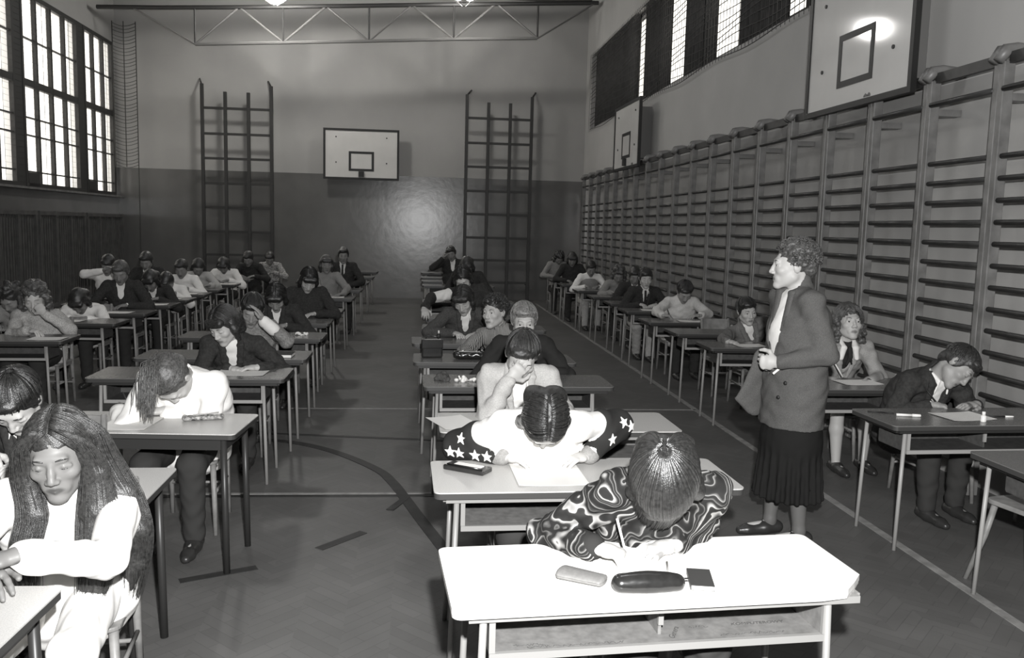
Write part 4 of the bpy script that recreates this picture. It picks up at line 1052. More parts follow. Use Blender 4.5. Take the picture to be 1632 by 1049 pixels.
person('C4', 'fair haired student in a dark sweater seen above the light jacket student', (0.785, 6.300, 1.118), head=(14, -2, 0), tc=M_cl['black'], hair='short', hc=M_hr['fair'], pmax=6.5, det=2, bulk=.035, lids='open', chairlab='wooden chair under the fair haired student in dark sweater')
person('C5', 'curly dark haired student in a striped sweater looking up to one side', (0.656, 7.320, 1.079), head=(2, -24, 4), tc=M_cl['stripe'], hair='curly', hc=M_hr['dark'], pmax=7.6, det=2, pdx=-.10, lids='open', yaw=-15,
       Rw=(0.445, 6.950, 0.753), Rd=(-.8, .4, 0), Rpole=(1, .1, -.5), chairlab='wooden chair under the curly haired student in the striped sweater')
person('C6', 'student in a dark grey jacket and white shirt looking down, behind the striped sweater', (0.440, 8.360, 1.095), head=(36, -14, 6), top='jacket', tc=M_cl['mid'], hair='bob', hc=M_hr['dark'], pmax=8.7, det=1, Rpole=(1, .3, -.5), collar=True, chairlab='wooden chair under the student in dark grey jacket, middle row')
def sleeve_c7(o, d):
    q = unit(d['ER'] - d['SR']); a, b = Blob().cap(d['SR'] + q * .02, d['ER'], .066, .058, .02).build(.01); np_mesh('sleeve', a, b, M_cl['white'], o, .005)
person('C7', 'student behind the grey jacket one, propped on a white sleeved arm', (0.498, 9.550, 1.232), head=(40, -10, 10), tc=M_cl['dark'], hair='part', hc=M_hr['black'], pmax=9.8, det=1, pdx=-.1, sleeve=sleeve_c7, Rw=(0.071, 9.200, 0.924), Rd=(-.1, .8, -.3), Rpole=(1, .0, .25), chairlab='wooden chair under the white sleeved student in the middle row')
person('C8', 'dark haired student in dark clothes in the middle row, before the raised elbow student', (0.714, 12.700, 1.231), head=(34, -8, 4), tc=M_cl['dark'], hair='bob', hc=M_hr['dark'], pmax=12.95, chairlab='wooden chair under the dark clothed student in the middle row')
person('C9', 'farthest student of the middle row, leaning head on a raised arm', (0.609, 16.100, 1.305), head=(20, -10, 12), top='jacket', tc=M_cl['dark'], hair='short', hc=M_hr['black'], pmax=16.5, Rw=(0.455, 15.950, 1.215), Rd=(-.3, 0, .9), Rp='fist', Rpole=(1, .2, -.8), chairlab='wooden chair under the farthest student of the middle row')

# ------------------------------------------------------------------ row left of the middle
i = person('L1', 'girl with very long dark hair in a white sweatshirt at the bottom left, looking down', (-1.147, 2.860, 1.042), head=(17, 2, 4), yaw=6, tc=M_cl['white'], bc=M_cl['white'], bottom='leggings', hair='part', hc=M_hr['dark'], skin=M_skin_t, pmax=3.02, det=3, bulk=.03, s=1.08,
           Rw=(-1.224, 2.500, 0.804), Rd=(-.5, .8, 0), Lw=(-1.112, 2.470, 0.849), Ld=(.9, .35, -.1), Rpole=(1, -.3, -.5), Lpole=(-1, .1, -.7), Lp='rest', Rp='rest', wr=.006, chairlab='wooden chair under the long haired girl')
rg = np.random.RandomState(9); hp = i['hp']; ad = i['A'].T; S, X, F, U, N = i['s'], i['X'], i['F'], i['u'], i['N']
def lock(pts, w, b):      # one flat hanging lock
    b.chain(pts, w, .02, ax=X, sc=1.7)
curtains = Blob()
sd_l, sd_r = -1, 1        # local -x is the image right: the broad curtain falls there
lock([hp(-.070, .035, .04), hp(-.092, .035, -.05), N - X * .115 + F * .10 - U * .03, N - X * .125 + F * .15 - U * .15, N - X * .115 + F * .165 - U * .27, N - X * .09 + F * .16 - U * .36], [.020, .024, .034, .034, .024, .008], curtains)
lock([hp(-.085, -.03, .0), N - X * .165 + F * .03 + U * .0, N - X * .21 + F * .06 - U * .12, N - X * .215 + F * .05 - U * .26, N - X * .20 + F * .04 - U * .38], [.028, .036, .036, .026, .008], curtains)
lock([hp(.070, .035, .04), hp(.088, .035, -.05), N + X * .075 + F * .11 - U * .04, N + X * .085 + F * .155 - U * .14, N + X * .075 + F * .16 - U * .26], [.018, .020, .024, .022, .008], curtains)
lock([hp(.0, -.09, .0), N - F * .09 - U * .05, N - F * .13 - U * .25], [.07, .07, .04], curtains)
a_, q_ = curtains.build(.0055); np_mesh('long_locks', a_, q_, M_hr['dark'], i['hair'], .0006, 60)
mb = MB()
def ring(pts, w):         # strands combed along a lock
    pts = [np.array(p) for p in pts]
    for k in range(260):
        an = rg.uniform(0, 6.28); c1, s1 = math.cos(an), math.sin(an); m_ = rg.uniform(.9, 1.06); end = rg.uniform(.75, 1.06); fl_ = rg.randn(2) * .006
        tt = np.linspace(0, end, 16); out = []
        for t_ in tt:
            f_ = t_ * (len(pts) - 1); j = min(int(f_), len(pts) - 2); g_ = f_ - j
            p0, p1, p2, p3 = pts[max(j - 1, 0)], pts[j], pts[j + 1], pts[min(j + 2, len(pts) - 1)]
            c = .5 * (2 * p1 + (p2 - p0) * g_ + (2 * p0 - 5 * p1 + 4 * p2 - p3) * g_ ** 2 + (3 * p1 - p0 - 3 * p2 + p3) * g_ ** 3)
            ww = w[j] * (1 - g_) + w[j + 1] * g_
            out.append(c + X * (1.7 * ww * c1 * m_ + fl_[0] * t_) + F * (ww * s1 * m_ + fl_[1] * t_))
        mb.tube(out, [.0016] * 12 + [.0014, .0011, .0008, .0004], 4)
ring([hp(-.03, .06, .105), hp(-.078, .045, .05), hp(-.092, .035, -.05), N - X * .115 + F * .10 - U * .03, N - X * .125 + F * .15 - U * .15, N - X * .115 + F * .165 - U * .27, N - X * .09 + F * .16 - U * .40], [.006, .015, .025, .035, .035, .026, .014])
ring([hp(-.03, -.02, .125), hp(-.085, -.02, .06), hp(-.095, -.02, -.03), N - X * .165 + F * .03 + U * .0, N - X * .21 + F * .06 - U * .12, N - X * .215 + F * .05 - U * .26, N - X * .20 + F * .04 - U * .43], [.006, .024, .036, .040, .036, .028, .014])
ring([hp(.03, .06, .105), hp(.078, .045, .05), hp(.088, .035, -.05), N + X * .075 + F * .11 - U * .04, N + X * .085 + F * .155 - U * .14, N + X * .075 + F * .16 - U * .30], [.006, .013, .021, .025, .024, .014])
for k in range(900):      # combed from the parting
    y = rg.uniform(-.9, .72); sd = rg.choice([-1, 1]); t_ = np.linspace(0, 1, 9); o_ = .003 * rg.rand()
    a0 = unit(V(sd * .03, y, 1 - .42 * abs(y))); e0 = unit(V(sd * 1.0, y * .75 - .05, -.35))
    mb.tube([hp(*(unit(a0 * (1 - q) + e0 * q) * (V(.0865, .106, .0955) + o_) + V(0, -.018, .03))) for q in t_], .0015, 4)
mb.build('hair_strands', M_hr['dark'], i['hair'], smooth=True)
person('L2', 'student in white shirt and tie behind the long haired girl, at the left edge', (-1.697, 3.820, 1.013), head=(52, 4, 0), top='jacket', tc=M_cl['dark'], hair='short', hc=M_hr['black'], tie=M_cl['dark2'], pmax=4.12, det=2, collar=True,
       Rw=(-1.706, 3.550, 0.860), Lw=(-1.489, 3.520, 0.834), Ld=(.85, .45, -.05), Rpole=(1, 0, -.6), chairlab='wooden chair under the student with a tie at the left edge')
i = person('L3', 'student in a white sweater writing with a ponytail hanging onto the desk', (-1.287, 4.660, 0.964), head=(84, -4, 14), tc=M_cl['white'], hair='pony', hc=M_hr['mid'], pmax=5.2, det=2, bulk=.045, pdx=.06, shrug=.035,
           Rw=(-1.625, 4.840, 0.762), Rd=(-.75, .6, -.1), Lw=(-1.354, 4.750, 0.772), Ld=(.95, .25, 0), Rpole=(1, .5, -1.6), Lpole=(-1, .3, -1.2), Lp='flat', wr=.005, chairlab='wooden chair under the white sweater student with a ponytail')
held_pen(i, 'R', 'dark pen in the hand of the ponytail student', M_black, .13, (.4, .1, .9))
rg = np.random.RandomState(4); mb = MB(); hp = i['hp']; ad = i['A'].T
p0 = hp(.03, -.05, .125)
for k in range(150):
    a = hp(.03 + .05 * rg.randn() * .5, -.02 + .03 * rg.randn(), .128); st = hp(*(V(.02, -.09, .09) + rg.randn(3) * .018))
    pts = [st, a + V(0, .02, .0)]
    v = V(.10 + .03 * rg.randn(), .35, -.6); q = pts[-1]; L = rg.uniform(.12, .2)
    for m_ in range(7):
        v = unit(v * .7 + V(.0, .06, -1) * .5); q = q + v * L / 7 + rg.randn(3) * .002
        if q[2] < .765: q[2] = .765 + rg.rand() * .006; v = unit(V(-.5, .5, 0))
        pts.append(q)
    mb.tube(pts, [.002, .0026, .0026, .0026, .0024, .0022, .002, .0016, .001], 4)
mb.build('ponytail', M_hr['mid'], i['hair'], smooth=True)
person('L4', 'bobbed dark haired girl in a dark jacket over a white top, reading her sheet', (-1.399, 6.420, 1.048), head=(32, -26, 4), top='jacket', tc=M_cl['dark'], hair='bob', hc=M_hr['dark'], pmax=6.8, det=2, bulk=.02,
       Rw=(-1.333, 6.280, 0.748), Rd=(-.85, .3, 0), Lw=(-1.128, 6.260, 0.762), Ld=(.9, .2, 0), Lp='rest', Rp='fist', chairlab='wooden chair under the girl in the dark jacket')
def cuff5(o, d):
    q = unit(d['WL'] - d['EL']); a, b = Blob().cap(d['WL'] - q * .11, d['WL'] - q * .01, .053, .05, .01).build(.01); np_mesh('cuff', a, b, M_cl['white'], o)
person('L5', 'student behind the dark jacket girl, head propped on a grey sleeve', (-1.399, 7.500, 1.054), head=(35, 6, -8), tc=M_cl['gstripe'], hair='short', hc=M_hr['black'], skin=SK, pmax=7.65, det=1,
       Lw=(-1.268, 7.280, 0.983), Ld=(.4, 0, .9), Ln=(.9, 0, -.2), Lp='rest', Lpole=(-1, .3, -.8), sleeve=cuff5, chairlab='wooden chair behind the dark jacket girl')
person('L6', 'dark haired student with a wide white collar in the row left of the middle', (-1.411, 8.820, 1.052), head=(48, 0, 0), top='open', tc=M_cl['dark'], hair='bob', hc=M_hr['black'], skin=SK, pmax=8.95, det=1, collar=True, chairlab='wooden chair under the student with a wide white collar')
person('L7', 'dark clothed student with dark hair leaning on the desk, left of the aisle', (-1.236, 10.000, 1.159), head=(42, 10, -8), tc=M_cl['dark'], hair='bob', hc=M_hr['black'], pmax=10.2, bulk=.03, det=1, chairlab='wooden chair under the dark clothed student left of the aisle')
person('L8', 'student in a grey sweatshirt with arms spread on the desk, left of the aisle', (-1.371, 13.200, 1.194), head=(10, 12, 0), tc=M_cl['sweat'], hair='bob', hc=M_hr['dark'], pmax=13.4, Lw=(-1.077, 12.800, 0.786), Rw=(-1.312, 12.800, 0.764), lids='open', chairlab='wooden chair under the grey sweatshirt student')
person('L9', 'student in a dark jacket with white collar, rearmost left of the aisle', (-1.252, 14.750, 1.276), head=(12, 8, 0), top='jacket', tc=M_cl['dark'], hair='short', hc=M_hr['black'], tie=M_cl['dark2'], pmax=15.0, collar=True, lids='open', chairlab='wooden chair under the rearmost student left of the aisle')

# ------------------------------------------------------------------ far left row
G = 'students of the far left row'
person('F1', 'student in a fuzzy pale sweater at the left edge, chin on hand', (-3.500, 8.320, 1.048), head=(22, 14, 4), tc=M_cl['fuzzy'], hair='wavy', hc=M_hr['mid'], pmax=8.5, det=1, bulk=.02, group=G, Lw=(-3.332, 8.100, 0.934), Ld=(.6, -.1, .8), Ln=(.3, -.9, 0), Lp='fist', Rw=(-3.42, 7.98, .79), Rd=(-.9, .2, 0), chairlab='wooden chair under the fuzzy sweater student')
person('FA', 'student half cut by the left edge, light top and dark hair', (-3.835, 8.620, 1.018), head=(30, -10, 0), tc=M_cl['sweat'], hair='wavy', hc=M_hr['dark'], pmax=8.85, group=G, chairlab='wooden chair at the left edge beside the fuzzy sweater student')
person('F2', 'dark haired student lying on white sleeved forearms in the far left row', (-3.633, 9.720, 0.902), head=(60, 0, 0), tc=M_cl['white'], hair='bob', hc=M_hr['black'], skin=SK, pmax=9.95, group=G, Rw=(-3.615, 9.420, 0.743), Rd=(-.95, .2, 0), Lw=(-3.445, 9.400, 0.748), Ld=(.95, .1, 0), chairlab='wooden chair under the student lying on white forearms')
person('F3', 'student in a dark jacket with a deep white V neck in the far left row', (-3.512, 10.680, 1.164), head=(18, 4, 0), top='jacket', tc=M_cl['dark'], hair='short', hc=M_hr['mid'], pmax=10.9, group=G, collar=True, chairlab='wooden chair under the V neck student')
person('FB', 'student raising a white sleeved elbow in the far left row', (-4.258, 12.450, 1.160), head=(26, 0, -8), tc=M_cl['white'], hair='short', hc=M_hr['black'], pmax=12.7, group=G, Rw=(-4.240, 12.200, 1.087), Rd=(-.7, 0, .6), Rpole=(1, .2, -.15), chairlab='wooden chair under the student with raised white elbow')
person('F4', 'dark clothed student with one white collar edge in the far left row', (-3.449, 11.620, 1.010), head=(50, -6, 0), top='jacket', tc=M_cl['dark'], hair='bob', hc=M_hr['black'], skin=SK, pmax=11.85, group=G, collar=True, chairlab='wooden chair under the student with a white collar edge')
person('F5', 'bowed student with white shirt wings beside a dark head in the far left row', (-3.491, 12.500, 0.936), head=(60, 0, 0), top='open', tc=M_cl['white'], hair='short', hc=M_hr['black'], skin=SK, pmax=12.7, group=G, chairlab='wooden chair under the bowed white shirt student')
person('F6', 'grey faced student in white shirt behind the bowed one, far left row', (-3.530, 13.400, 1.076), head=(16, 0, 0), tc=M_cl['white'], hair='short', hc=M_hr['dark'], pmax=13.6, group=G, chairlab='wooden chair under the grey faced white shirt student')
person('FC', 'small dark clothed student farthest toward the windows', (-4.049, 13.450, 1.176), head=(20, 0, 0), top='jacket', tc=M_cl['dark'], hair='short', hc=M_hr['dark'], pmax=13.7, group=G, collar=True, chairlab='wooden chair under the student farthest toward the windows')
person('F7', 'student in light clothes writing low over the desk in the far left row', (-3.499, 14.280, 1.054), head=(44, 14, -6), tc=M_cl['light'], hair='part', hc=M_hr['dark'], pmax=14.5, group=G, Lw=(-3.25, 13.95, .79), chairlab='wooden chair under the light clothed low writing student')
person('F8', 'long dark haired student in white bowed over the desk in the far left row', (-3.363, 15.450, 1.034), head=(52, 0, 0), tc=M_cl['white'], hair='bob', hc=M_hr['black'], skin=SK, pmax=15.7, group=G, chairlab='wooden chair under the dark haired student in white')
person('F9', 'dark clothed student near the far end of the far left row', (-3.184, 16.750, 1.109), head=(24, -8, 0), tc=M_cl['dark'], hair='short', hc=M_hr['dark'], pmax=17.0, group=G, chairlab='wooden chair under the dark clothed student near the far end')
person('F10', 'student in a pale patterned sweater at the far end of the far left row', (-3.007, 18.050, 1.064), head=(40, 10, 0), tc=M_cl['patt'], hair='short', hc=M_hr['dark'], pmax=18.3, group=G, chairlab='wooden chair under the patterned sweater student')

# ------------------------------------------------------------------ right row
G = 'students of the right row'
i = person('R2', 'student in a dark suit and white shirt bent sideways over the desk on the right', (3.447, 5.120, 0.991), head=(44, 12, -38), top='open', tc=M_cl['dark'], hair='short', hc=M_hr['dark'], skin=SK, pmax=5.5, det=2, pdx=-.02, bulk=.01, group=G, yaw=6,
           Rw=(3.235, 5.050, 0.755), Rd=(-.9, .4, -.05), Lw=(3.529, 5.020, 0.762), Ld=(.95, .15, 0), Lp='rest', Rpole=(1, -.3, -.5), Lpole=(-.4, -1, -.1), collar=True, chairdx=.26, chairlab='wooden chair under the student in the dark suit')
held_pen(i, 'R', 'dark pen in the hand of the dark suit student', M_black, .15, (.5, -.5, .8))
def collar3(o, d):
    N, X, F, u, s = d['N'], d['X'], d['F'], d['u'], d['s']; b = Blob()
    for sx in (-1, 1): b.chain([N + X * sx * .055 * s + u * .03 + F * .0, N + X * sx * .045 * s + F * .085 * s - u * .0, N + X * sx * .06 * s + F * .12 * s - u * .075], [.014, .02, .014], .008, ax=X, sc=1.3)
    a, q = b.build(.006); np_mesh('collar', a, q, M_cl['white'], o)
    b = Blob().chain([N + F * .095 * s - u * .0, N + F * .132 * s - u * .05, N + F * .142 * s + X * .018 - u * .12], [.018, .017, .008], .006); b.cap(N + F * .132 * s - u * .05, N + F * .142 * s - X * .022 - u * .11, .012, .007, .006)
    a, q = b.build(.006); np_mesh('neck_scarf', a, q, M_cl['black'], o)
i = person('R3', 'girl with curly shoulder length hair and a pale jacket looking up toward the camera', (3.332, 6.340, 1.132), head=(-10, -4, 0), top='jacket', tc=M_cl['denim'], shirt=M_cl['black'], bottom='skirt', bc=M_cl['black'], hair='wavy', hc=M_hr['mid'], pmax=6.6, det=3, lids='open', group=G, mouth=.004,
           Rw=(3.105, 6.050, 0.704), Rd=(-.7, .6, 0), Lw=(3.337, 5.980, 0.727), Ld=(.9, .3, 0), Lp='rest', sleeve=collar3, chairlab='wooden chair under the girl with curly hair')
held_pen(i, 'R', 'white pen in the hand of the curly haired girl', mat('white plastic', .8, .35), .13, (.45, -.2, .8))
person('R4', 'student in a grey jacket and white shirt leaning on one arm, left of the teacher', (3.330, 8.420, 1.021), head=(12, 4, 6), top='jacket', tc=M_cl['grey2'], hair='short', hc=M_hr['black'], skin=M_skin, pmax=8.6, det=2, pdx=-.16, lids='open', group=G, Rw=(2.992, 8.000, 0.758), Rd=(-.6, .7, 0), Rpole=(1, .2, -.3), chairlab='wooden chair under the grey jacket student left of the teacher')
i = person('R6', 'student in a light sweater writing with head down in the right row', (3.314, 10.450, 1.065), head=(46, 0, 0), tc=M_cl['cream'], hair='short', hc=M_hr['black'], skin=SK, pmax=10.7, det=1, group=G, bulk=.02, Rw=(2.944, 10.100, 0.797), Rd=(-.8, .3, 0), Lw=(3.413, 10.100, 0.803), Ld=(.9, .2, 0), Rpole=(1, -.1, -.4), Lpole=(-1, -.1, -.4), chairlab='wooden chair under the light sweater student')
held_pen(i, 'R', 'dark pen in the hand of the light sweater student', M_black, .14, (.4, -.1, .9))
person('R7', 'student in a dark suit and tie with pale trousers in the right row', (3.199, 11.900, 1.140), head=(14, -4, 0), top='jacket', tc=M_cl['dark'], bc=M_cl['pale_trousers'], hair='short', hc=M_hr['dark'], tie=M_cl['black'], pmax=12.1, det=1, group=G, collar=True, legs=[(.16, .42, -.03), (-.05, .40, -.03), (.10, .20, .085), (-.02, .46, .085)], chairlab='wooden chair under the student with tie and pale trousers')
person('R8', 'student in a dark jacket just behind the tie student', (3.338, 13.050, 1.112), head=(16, -6, 0), top='jacket', tc=M_cl['dark'], hair='short', hc=M_hr['dark'], pmax=13.3, group=G, collar=True, chairlab='wooden chair just behind the student with a tie')
person('R9', 'student in a grey sweatshirt in the right row', (3.351, 14.200, 1.067), head=(24, -10, 0), tc=M_cl['sweat'], hair='wavy', hc=M_hr['mid'], pmax=14.4, group=G, Rw=(3.187, 13.900, 0.792), chairlab='wooden chair under the grey sweatshirt student of the right row')
def vest(o, d):
    t = Blob(); t.cap(d['P'] + d['u'] * .05, d['N'] - d['u'] * .16, .142, .138, .03, ax=d['X'], sc=1.3); a, b = t.build(.013); np_mesh('waistcoat', a, b, M_cl['sweat'], o)
person('R10', 'student in a grey waistcoat with white shirt sleeves in the right row', (3.140, 15.500, 1.105), head=(20, 0, 0), top='shirt', tc=M_cl['white'], hair='short', hc=M_hr['dark'], skin=SK, pmax=15.75, group=G, sleeve=vest, bc=M_cl['pale_trousers'], chairlab='wooden chair under the grey waistcoat student')
person('R11', 'dark clothed student near the far end of the right row', (3.074, 17.100, 1.214), head=(22, -6, 0), tc=M_cl['dark'], hair='bob', hc=M_hr['dark'], pmax=17.35, group=G, chairlab='wooden chair under the dark clothed student near the end of the right row')
person('R12', 'student in a light shirt at the far end of the right row', (3.035, 18.500, 1.187), head=(34, 6, 0), tc=M_cl['sweat'], hair='wavy', hc=M_hr['black'], pmax=18.75, group=G, chairlab='wooden chair at the far end of the right row')

# ------------------------------------------------------------------ the teacher
def teacher_clothes(o, d):
    P, N, F, X, u, s = d['P'], d['N'], d['F'], d['X'], d['u'], d['s']
    b = Blob(); z0 = .27
    b.cap(P + V(0, 0, .05), P * V(1, 1, 0) + V(0, .01, .62), .125, .165, .03, ax=X, sc=1.2).cap(P * V(1, 1, 0) + V(0, .01, .62), P * V(1, 1, 0) + V(0, .01, z0 - .1), .165, .175, .03, ax=X, sc=1.12)
    for k in range(22):
        a = 2 * math.pi * k / 22; r = V(math.cos(a) * 1.12, math.sin(a), 0)
        b.cap(P * V(1, 1, 0) + V(0, .01, .80) + r * .145, P * V(1, 1, 0) + V(0, .01, z0) + r * .186, .006, .016, .012)
    b.half(V(0, 0, z0), V(0, 0, 1), .004)
    a, q = b.build(.009); np_mesh('skirt', a, q, M_cl['skirt'], o, .002)
    b = Blob()      # far front panel of the open jacket hanging forward
    for t in np.linspace(0, 1, 7):
        b.cap(V(.12 - .02 * t, .17, 1.12) * (1 - t) + V(.10, .20, 1.02) * t, V(.10, .19 + .02 * t, .74 + .10 * t) + V(-.0, .09 * t, 0), .010, .012, .02, ax=V(0, 1, 0), sc=2.2)
    a, q = b.build(.008); np_mesh('jacket_panel', a, q, M_cl['grey'], o, .003)
    for p in (V(-.145, .165, .97), V(-.12, .20, .88)): 
        m_ = MB().lathe([(.0, .006), (.010, .005), (.012, 0), (.0, -.003)], n=12)
        hit = bv_near(d['gar'], p); m_.xform(Matrix.Translation(hit[0] + hit[1] * .002) @ hit[1].to_track_quat('Z', 'Y').to_matrix().to_4x4()).build('button', M_black, o, smooth=True)
def bv_near(ob, p):
    bv = BVHTree.FromPolygons([v.co for v in ob.data.vertices], [f.vertices for f in ob.data.polygons]); return bv.find_nearest(Vector(p))
person('T', 'standing woman teacher in a long grey jacket and dark skirt, hands clasped, looking left', (2.139, 4.750, 1.625), head=(2, -20, 0), yaw=-84, s=1.06, top='open', tc=M_cl['grey'], bottom='skirt', bc=M_cl['black'], hair='curly', hc=M_hr['mid'], det=3, lids='open', stand=True, seatz=.97, bulk=.02, hem=.70, vw=1.35, group='teacher',
       legs=[V(.10, .05, .52), V(-.10, .04, .52), V(.11, .05, .09), V(-.10, -.02, .09), V(.1, 1, 0)], Rw=(2.038, 4.740, 1.075), Lw=(2.010, 4.580, 1.090), Rd=(-.45, .85, -.05), Ld=(.45, .85, -.05), Rn=(-.9, -.4, 0), Ln=(.9, -.4, 0), Rp='fist', Lp='fist', Rpole=(.6, -1, -.6), Lpole=(-.6, -1, -.7), sleeve=teacher_clothes, wr=.004)

# ------------------------------------------------------------------ things on the desks
M_paper = mat('exam paper', .84, .8, .2)
M_ruled = mat('printed paper', .78, .8, .2, noise=.06, nscale=130.)
TZ = .7425
def sheet(x, y, rz, label, w=.21, h=.297, z=TZ, m=None, group='sheets of exam paper', curl=.004):
    vs = []; fs = []; n = 8
    for i in range(n + 1):
        for j in range(2):
            u = -w / 2 + w * i / n; zz = .0012 + curl * (2 * i / n - 1) ** 4
            vs += [(u, (-h / 2, h / 2)[j], zz), (u, (-h / 2, h / 2)[j], zz - .0008)]
    for i in range(n):
        o = 4 * i; fs += [(o, o + 4, o + 6, o + 2), (o + 1, o + 3, o + 7, o + 5), (o, o + 1, o + 5, o + 4), (o + 2, o + 6, o + 7, o + 3)]
    fs += [(0, 2, 3, 1), (4 * n, 4 * n + 1, 4 * n + 3, 4 * n + 2)]
    o = MB().add(vs, fs).build('exam_paper', m or M_paper); o.location = (x, y, z); o.rotation_euler = (0, 0, R(rz))
    return tag(o, label, 'paper', group)
sheet(.72, 2.60, 6, 'exam sheet under the hands of the front student on the white desk', .30, .21)
sheet(.57, 3.62, 1, 'big white exam sheet in the middle of the second desk, between the fists', .30, .38)
sheet(.20, 4.60, 20, 'white sheet at the left end of the third desk in the middle row')
sheet(-1.28, 2.31, 24, 'white sheet on the corner desk at the bottom left')
sheet(-1.66, 3.44, -8, 'white sheet under the hand of the student with a tie')
sheet(-1.47, 4.58, -4, 'exam sheet the ponytail student writes on', .24, .30)
sheet(-1.22, 6.13, -3, 'wide pale sheet in front of the dark jacket girl', .34, .21, m=M_ruled)
sheet(-1.52, 6.05, 9, 'smaller sheet at the left of the dark jacket girl', .20, .16, m=M_ruled)
sheet(3.26, 4.76, 8, 'exam sheet under the hands of the dark suit student', .30, .22, m=M_ruled)
sheet(3.20, 5.90, 4, 'exam sheet in front of the curly haired girl', .30, .21)
for x, y, l in ((-3.35, 10.12, 'white sheet in front of the V neck student'), (-3.30, 12.0, 'white sheet in front of the bowed white shirt student'), (-3.25, 11.15, 'white sheet in front of the student with a white collar edge'), (-3.3, 12.9, 'white sheet on the sixth desk of the far left row'),
                (-3.55, 9.22, 'white sheet between the forearms of the lying student'), (-3.20, 7.84, 'white sheet at the right end of the leftmost near desk'), (3.25, 10.0, 'white sheet under the hands of the light sweater student'), (3.15, 7.86, 'white sheet under the arm of the student left of the teacher'),
                (-1.2, 12.65, 'white sheet under the grey sweatshirt arms'), (-3.2, 15.0, 'white sheet in front of the dark haired student in white'), (3.15, 11.35, 'white sheet in front of the student with a tie')):
    sheet(x, y, rng.uniform(-9, 9), l, .28, .20)
# spectacle case
gc = empty('glasses_case', (.505, 2.465, TZ), R(-33))
M_case = mat('light case leatherette', .17, .5, noise=.08, nscale=90.)
a, b = Blob().cap((-.064, 0, .014), (.064, 0, .014), .0145, .0125, .01, ax=(0, 1, 0), sc=2.7).half((0, 0, .0005), (0, 0, 1), .004).half((0, 0, .0155), (0, 0, -1), .003).build(.0028); np_mesh('case_bottom', a, b, M_case, gc)
a, b = Blob().cap((-.064, 0, .017), (.064, 0, .017), .0150, .013, .01, ax=(0, 1, 0), sc=2.7).half((0, 0, .0165), (0, 0, 1), .003).build(.0028); np_mesh('case_lid', a, b, M_case, gc)
tag(gc, 'light grey glasses case on the white front desk', 'glasses case')
# zipped black pencil case
pc = empty('pencil_case', (.690, 2.385, TZ), R(1))
M_vinyl = mat('black glossy vinyl', .018, .22, .8, noise=.2, nscale=30.)
a, b = Blob().cap((-.085, 0, .026), (.085, 0, .024), .026, .023, .01, ax=(0, 1, 0), sc=1.15).ell((0, 0, .028), (.10, .030, .030), .02).half((0, 0, .001), (0, 0, 1), .006).build(.003); np_mesh('pouch', a, b, M_vinyl, pc, .0003, 70)
MB().tube([(-.107, .004, .030), (-.08, .012, .047), (0, .014, .056), (.08, .012, .047), (.110, .004, .034)], .0028, 6).build('zip', mat('zip teeth', .25, .3, .6), pc, smooth=True)
MB().box((.116, .003, .034), (.014, .006, .003)).build('zip_puller', M_black, pc)
tag(pc, 'shiny black zipped pencil case lying near the front edge of the white desk', 'pencil case')
# small dark notebook
nb = empty('notebook', (.867, 2.440, TZ), R(-12))
MB().box((0, 0, .0075), (.066, .128, .011)).build('pages', M_paper, nb)
for z in (.001, .0142): MB().box((0, .0025, z), (.070, .131, .0022)).build('cover', mat('dark notebook cover', .045, .5), nb)
MB().box((-.0352, .0025, .0077), (.002, .131, .0145)).build('spine', mat('dark notebook cover', .045, .5), nb)
tag(nb, 'small dark notebook at the right of the pencil case on the white desk', 'notebook')
pen('thin grey pencil pointing away behind the black pencil case on the white desk', (.772, 2.455, TZ + .004), (.806, 2.59, TZ + .0045), mat('grey pencil', .35, .4), .0038, 'pencil')
# open black pencil box with a white slip
pb = empty('pencil_box', (.226, 3.665, TZ), R(-34))
MB().box((0, 0, .012), (.20, .085, .022)).build('box_body', M_vinyl, pb, bevel=.004)
MB().box((.005, .0, .0245), (.13, .05, .003)).build('paper_slip', M_paper, pb)
MB().tube([(-.085, -.03, .026), (.09, -.03, .026)], .004, 6).build('hinge_rod', M_vinyl, pb, smooth=True)
tag(pb, 'open black pencil box with a white slip at the left of the star sleeves', 'pencil box')
def lump(name, label, cat, c, r, m, seed, sub='bag', n=9, wr=.004):
    rg = np.random.RandomState(seed); t = empty(name, c); b = Blob()
    for k in range(n):
        p = V(*(rg.uniform(-1, 1, 3) * np.array(r))); p[2] = abs(p[2]); b.cap(p, p + rg.randn(3) * .008, min(r) * .6, min(r) * .45, .012)
    b.half((0, 0, .0), (0, 0, 1), .003); a, q = b.build(.005); np_mesh(sub, a, q, m, t, wr, 60); tag(t, label, cat); return t
lump('wool_hat', 'small dark woollen hat beside the white crumple on the fourth middle desk', 'hat', (.20, 5.90, TZ), (.05, .04, .04), M_cl['mid'], 3, 'knit')
lump('crumpled_tissue', 'crumpled white sheet on the fourth middle desk', 'paper', (.33, 5.86, TZ), (.065, .04, .022), M_paper, 5, 'paper', wr=.008)
lump('crumpled_tissue', 'small white crumple on the desk of the wide collar student', 'paper', (-1.10, 8.26, TZ), (.06, .04, .02), M_paper, 8, 'paper', wr=.008)
bx = empty('satchel', (.12, 6.95, TZ), R(6))
MB().box((0, 0, .075), (.17, .07, .15)).build('bag_body', M_vinyl, bx, bevel=.012)
MB().box((0, -.038, .115), (.172, .008, .075)).build('flap', M_vinyl, bx, bevel=.004)
MB().tube([(-.05, 0, .149), (-.045, 0, .172), (.045, 0, .172), (.05, 0, .149)], .005, 6).build('handle', M_vinyl, bx, smooth=True)
MB().box((0, -.036, .150), (.13, .01, .004)).build('bright_edge', M_paper, bx)
tag(bx, 'dark upright satchel on the left end of the fifth middle desk', 'bag')
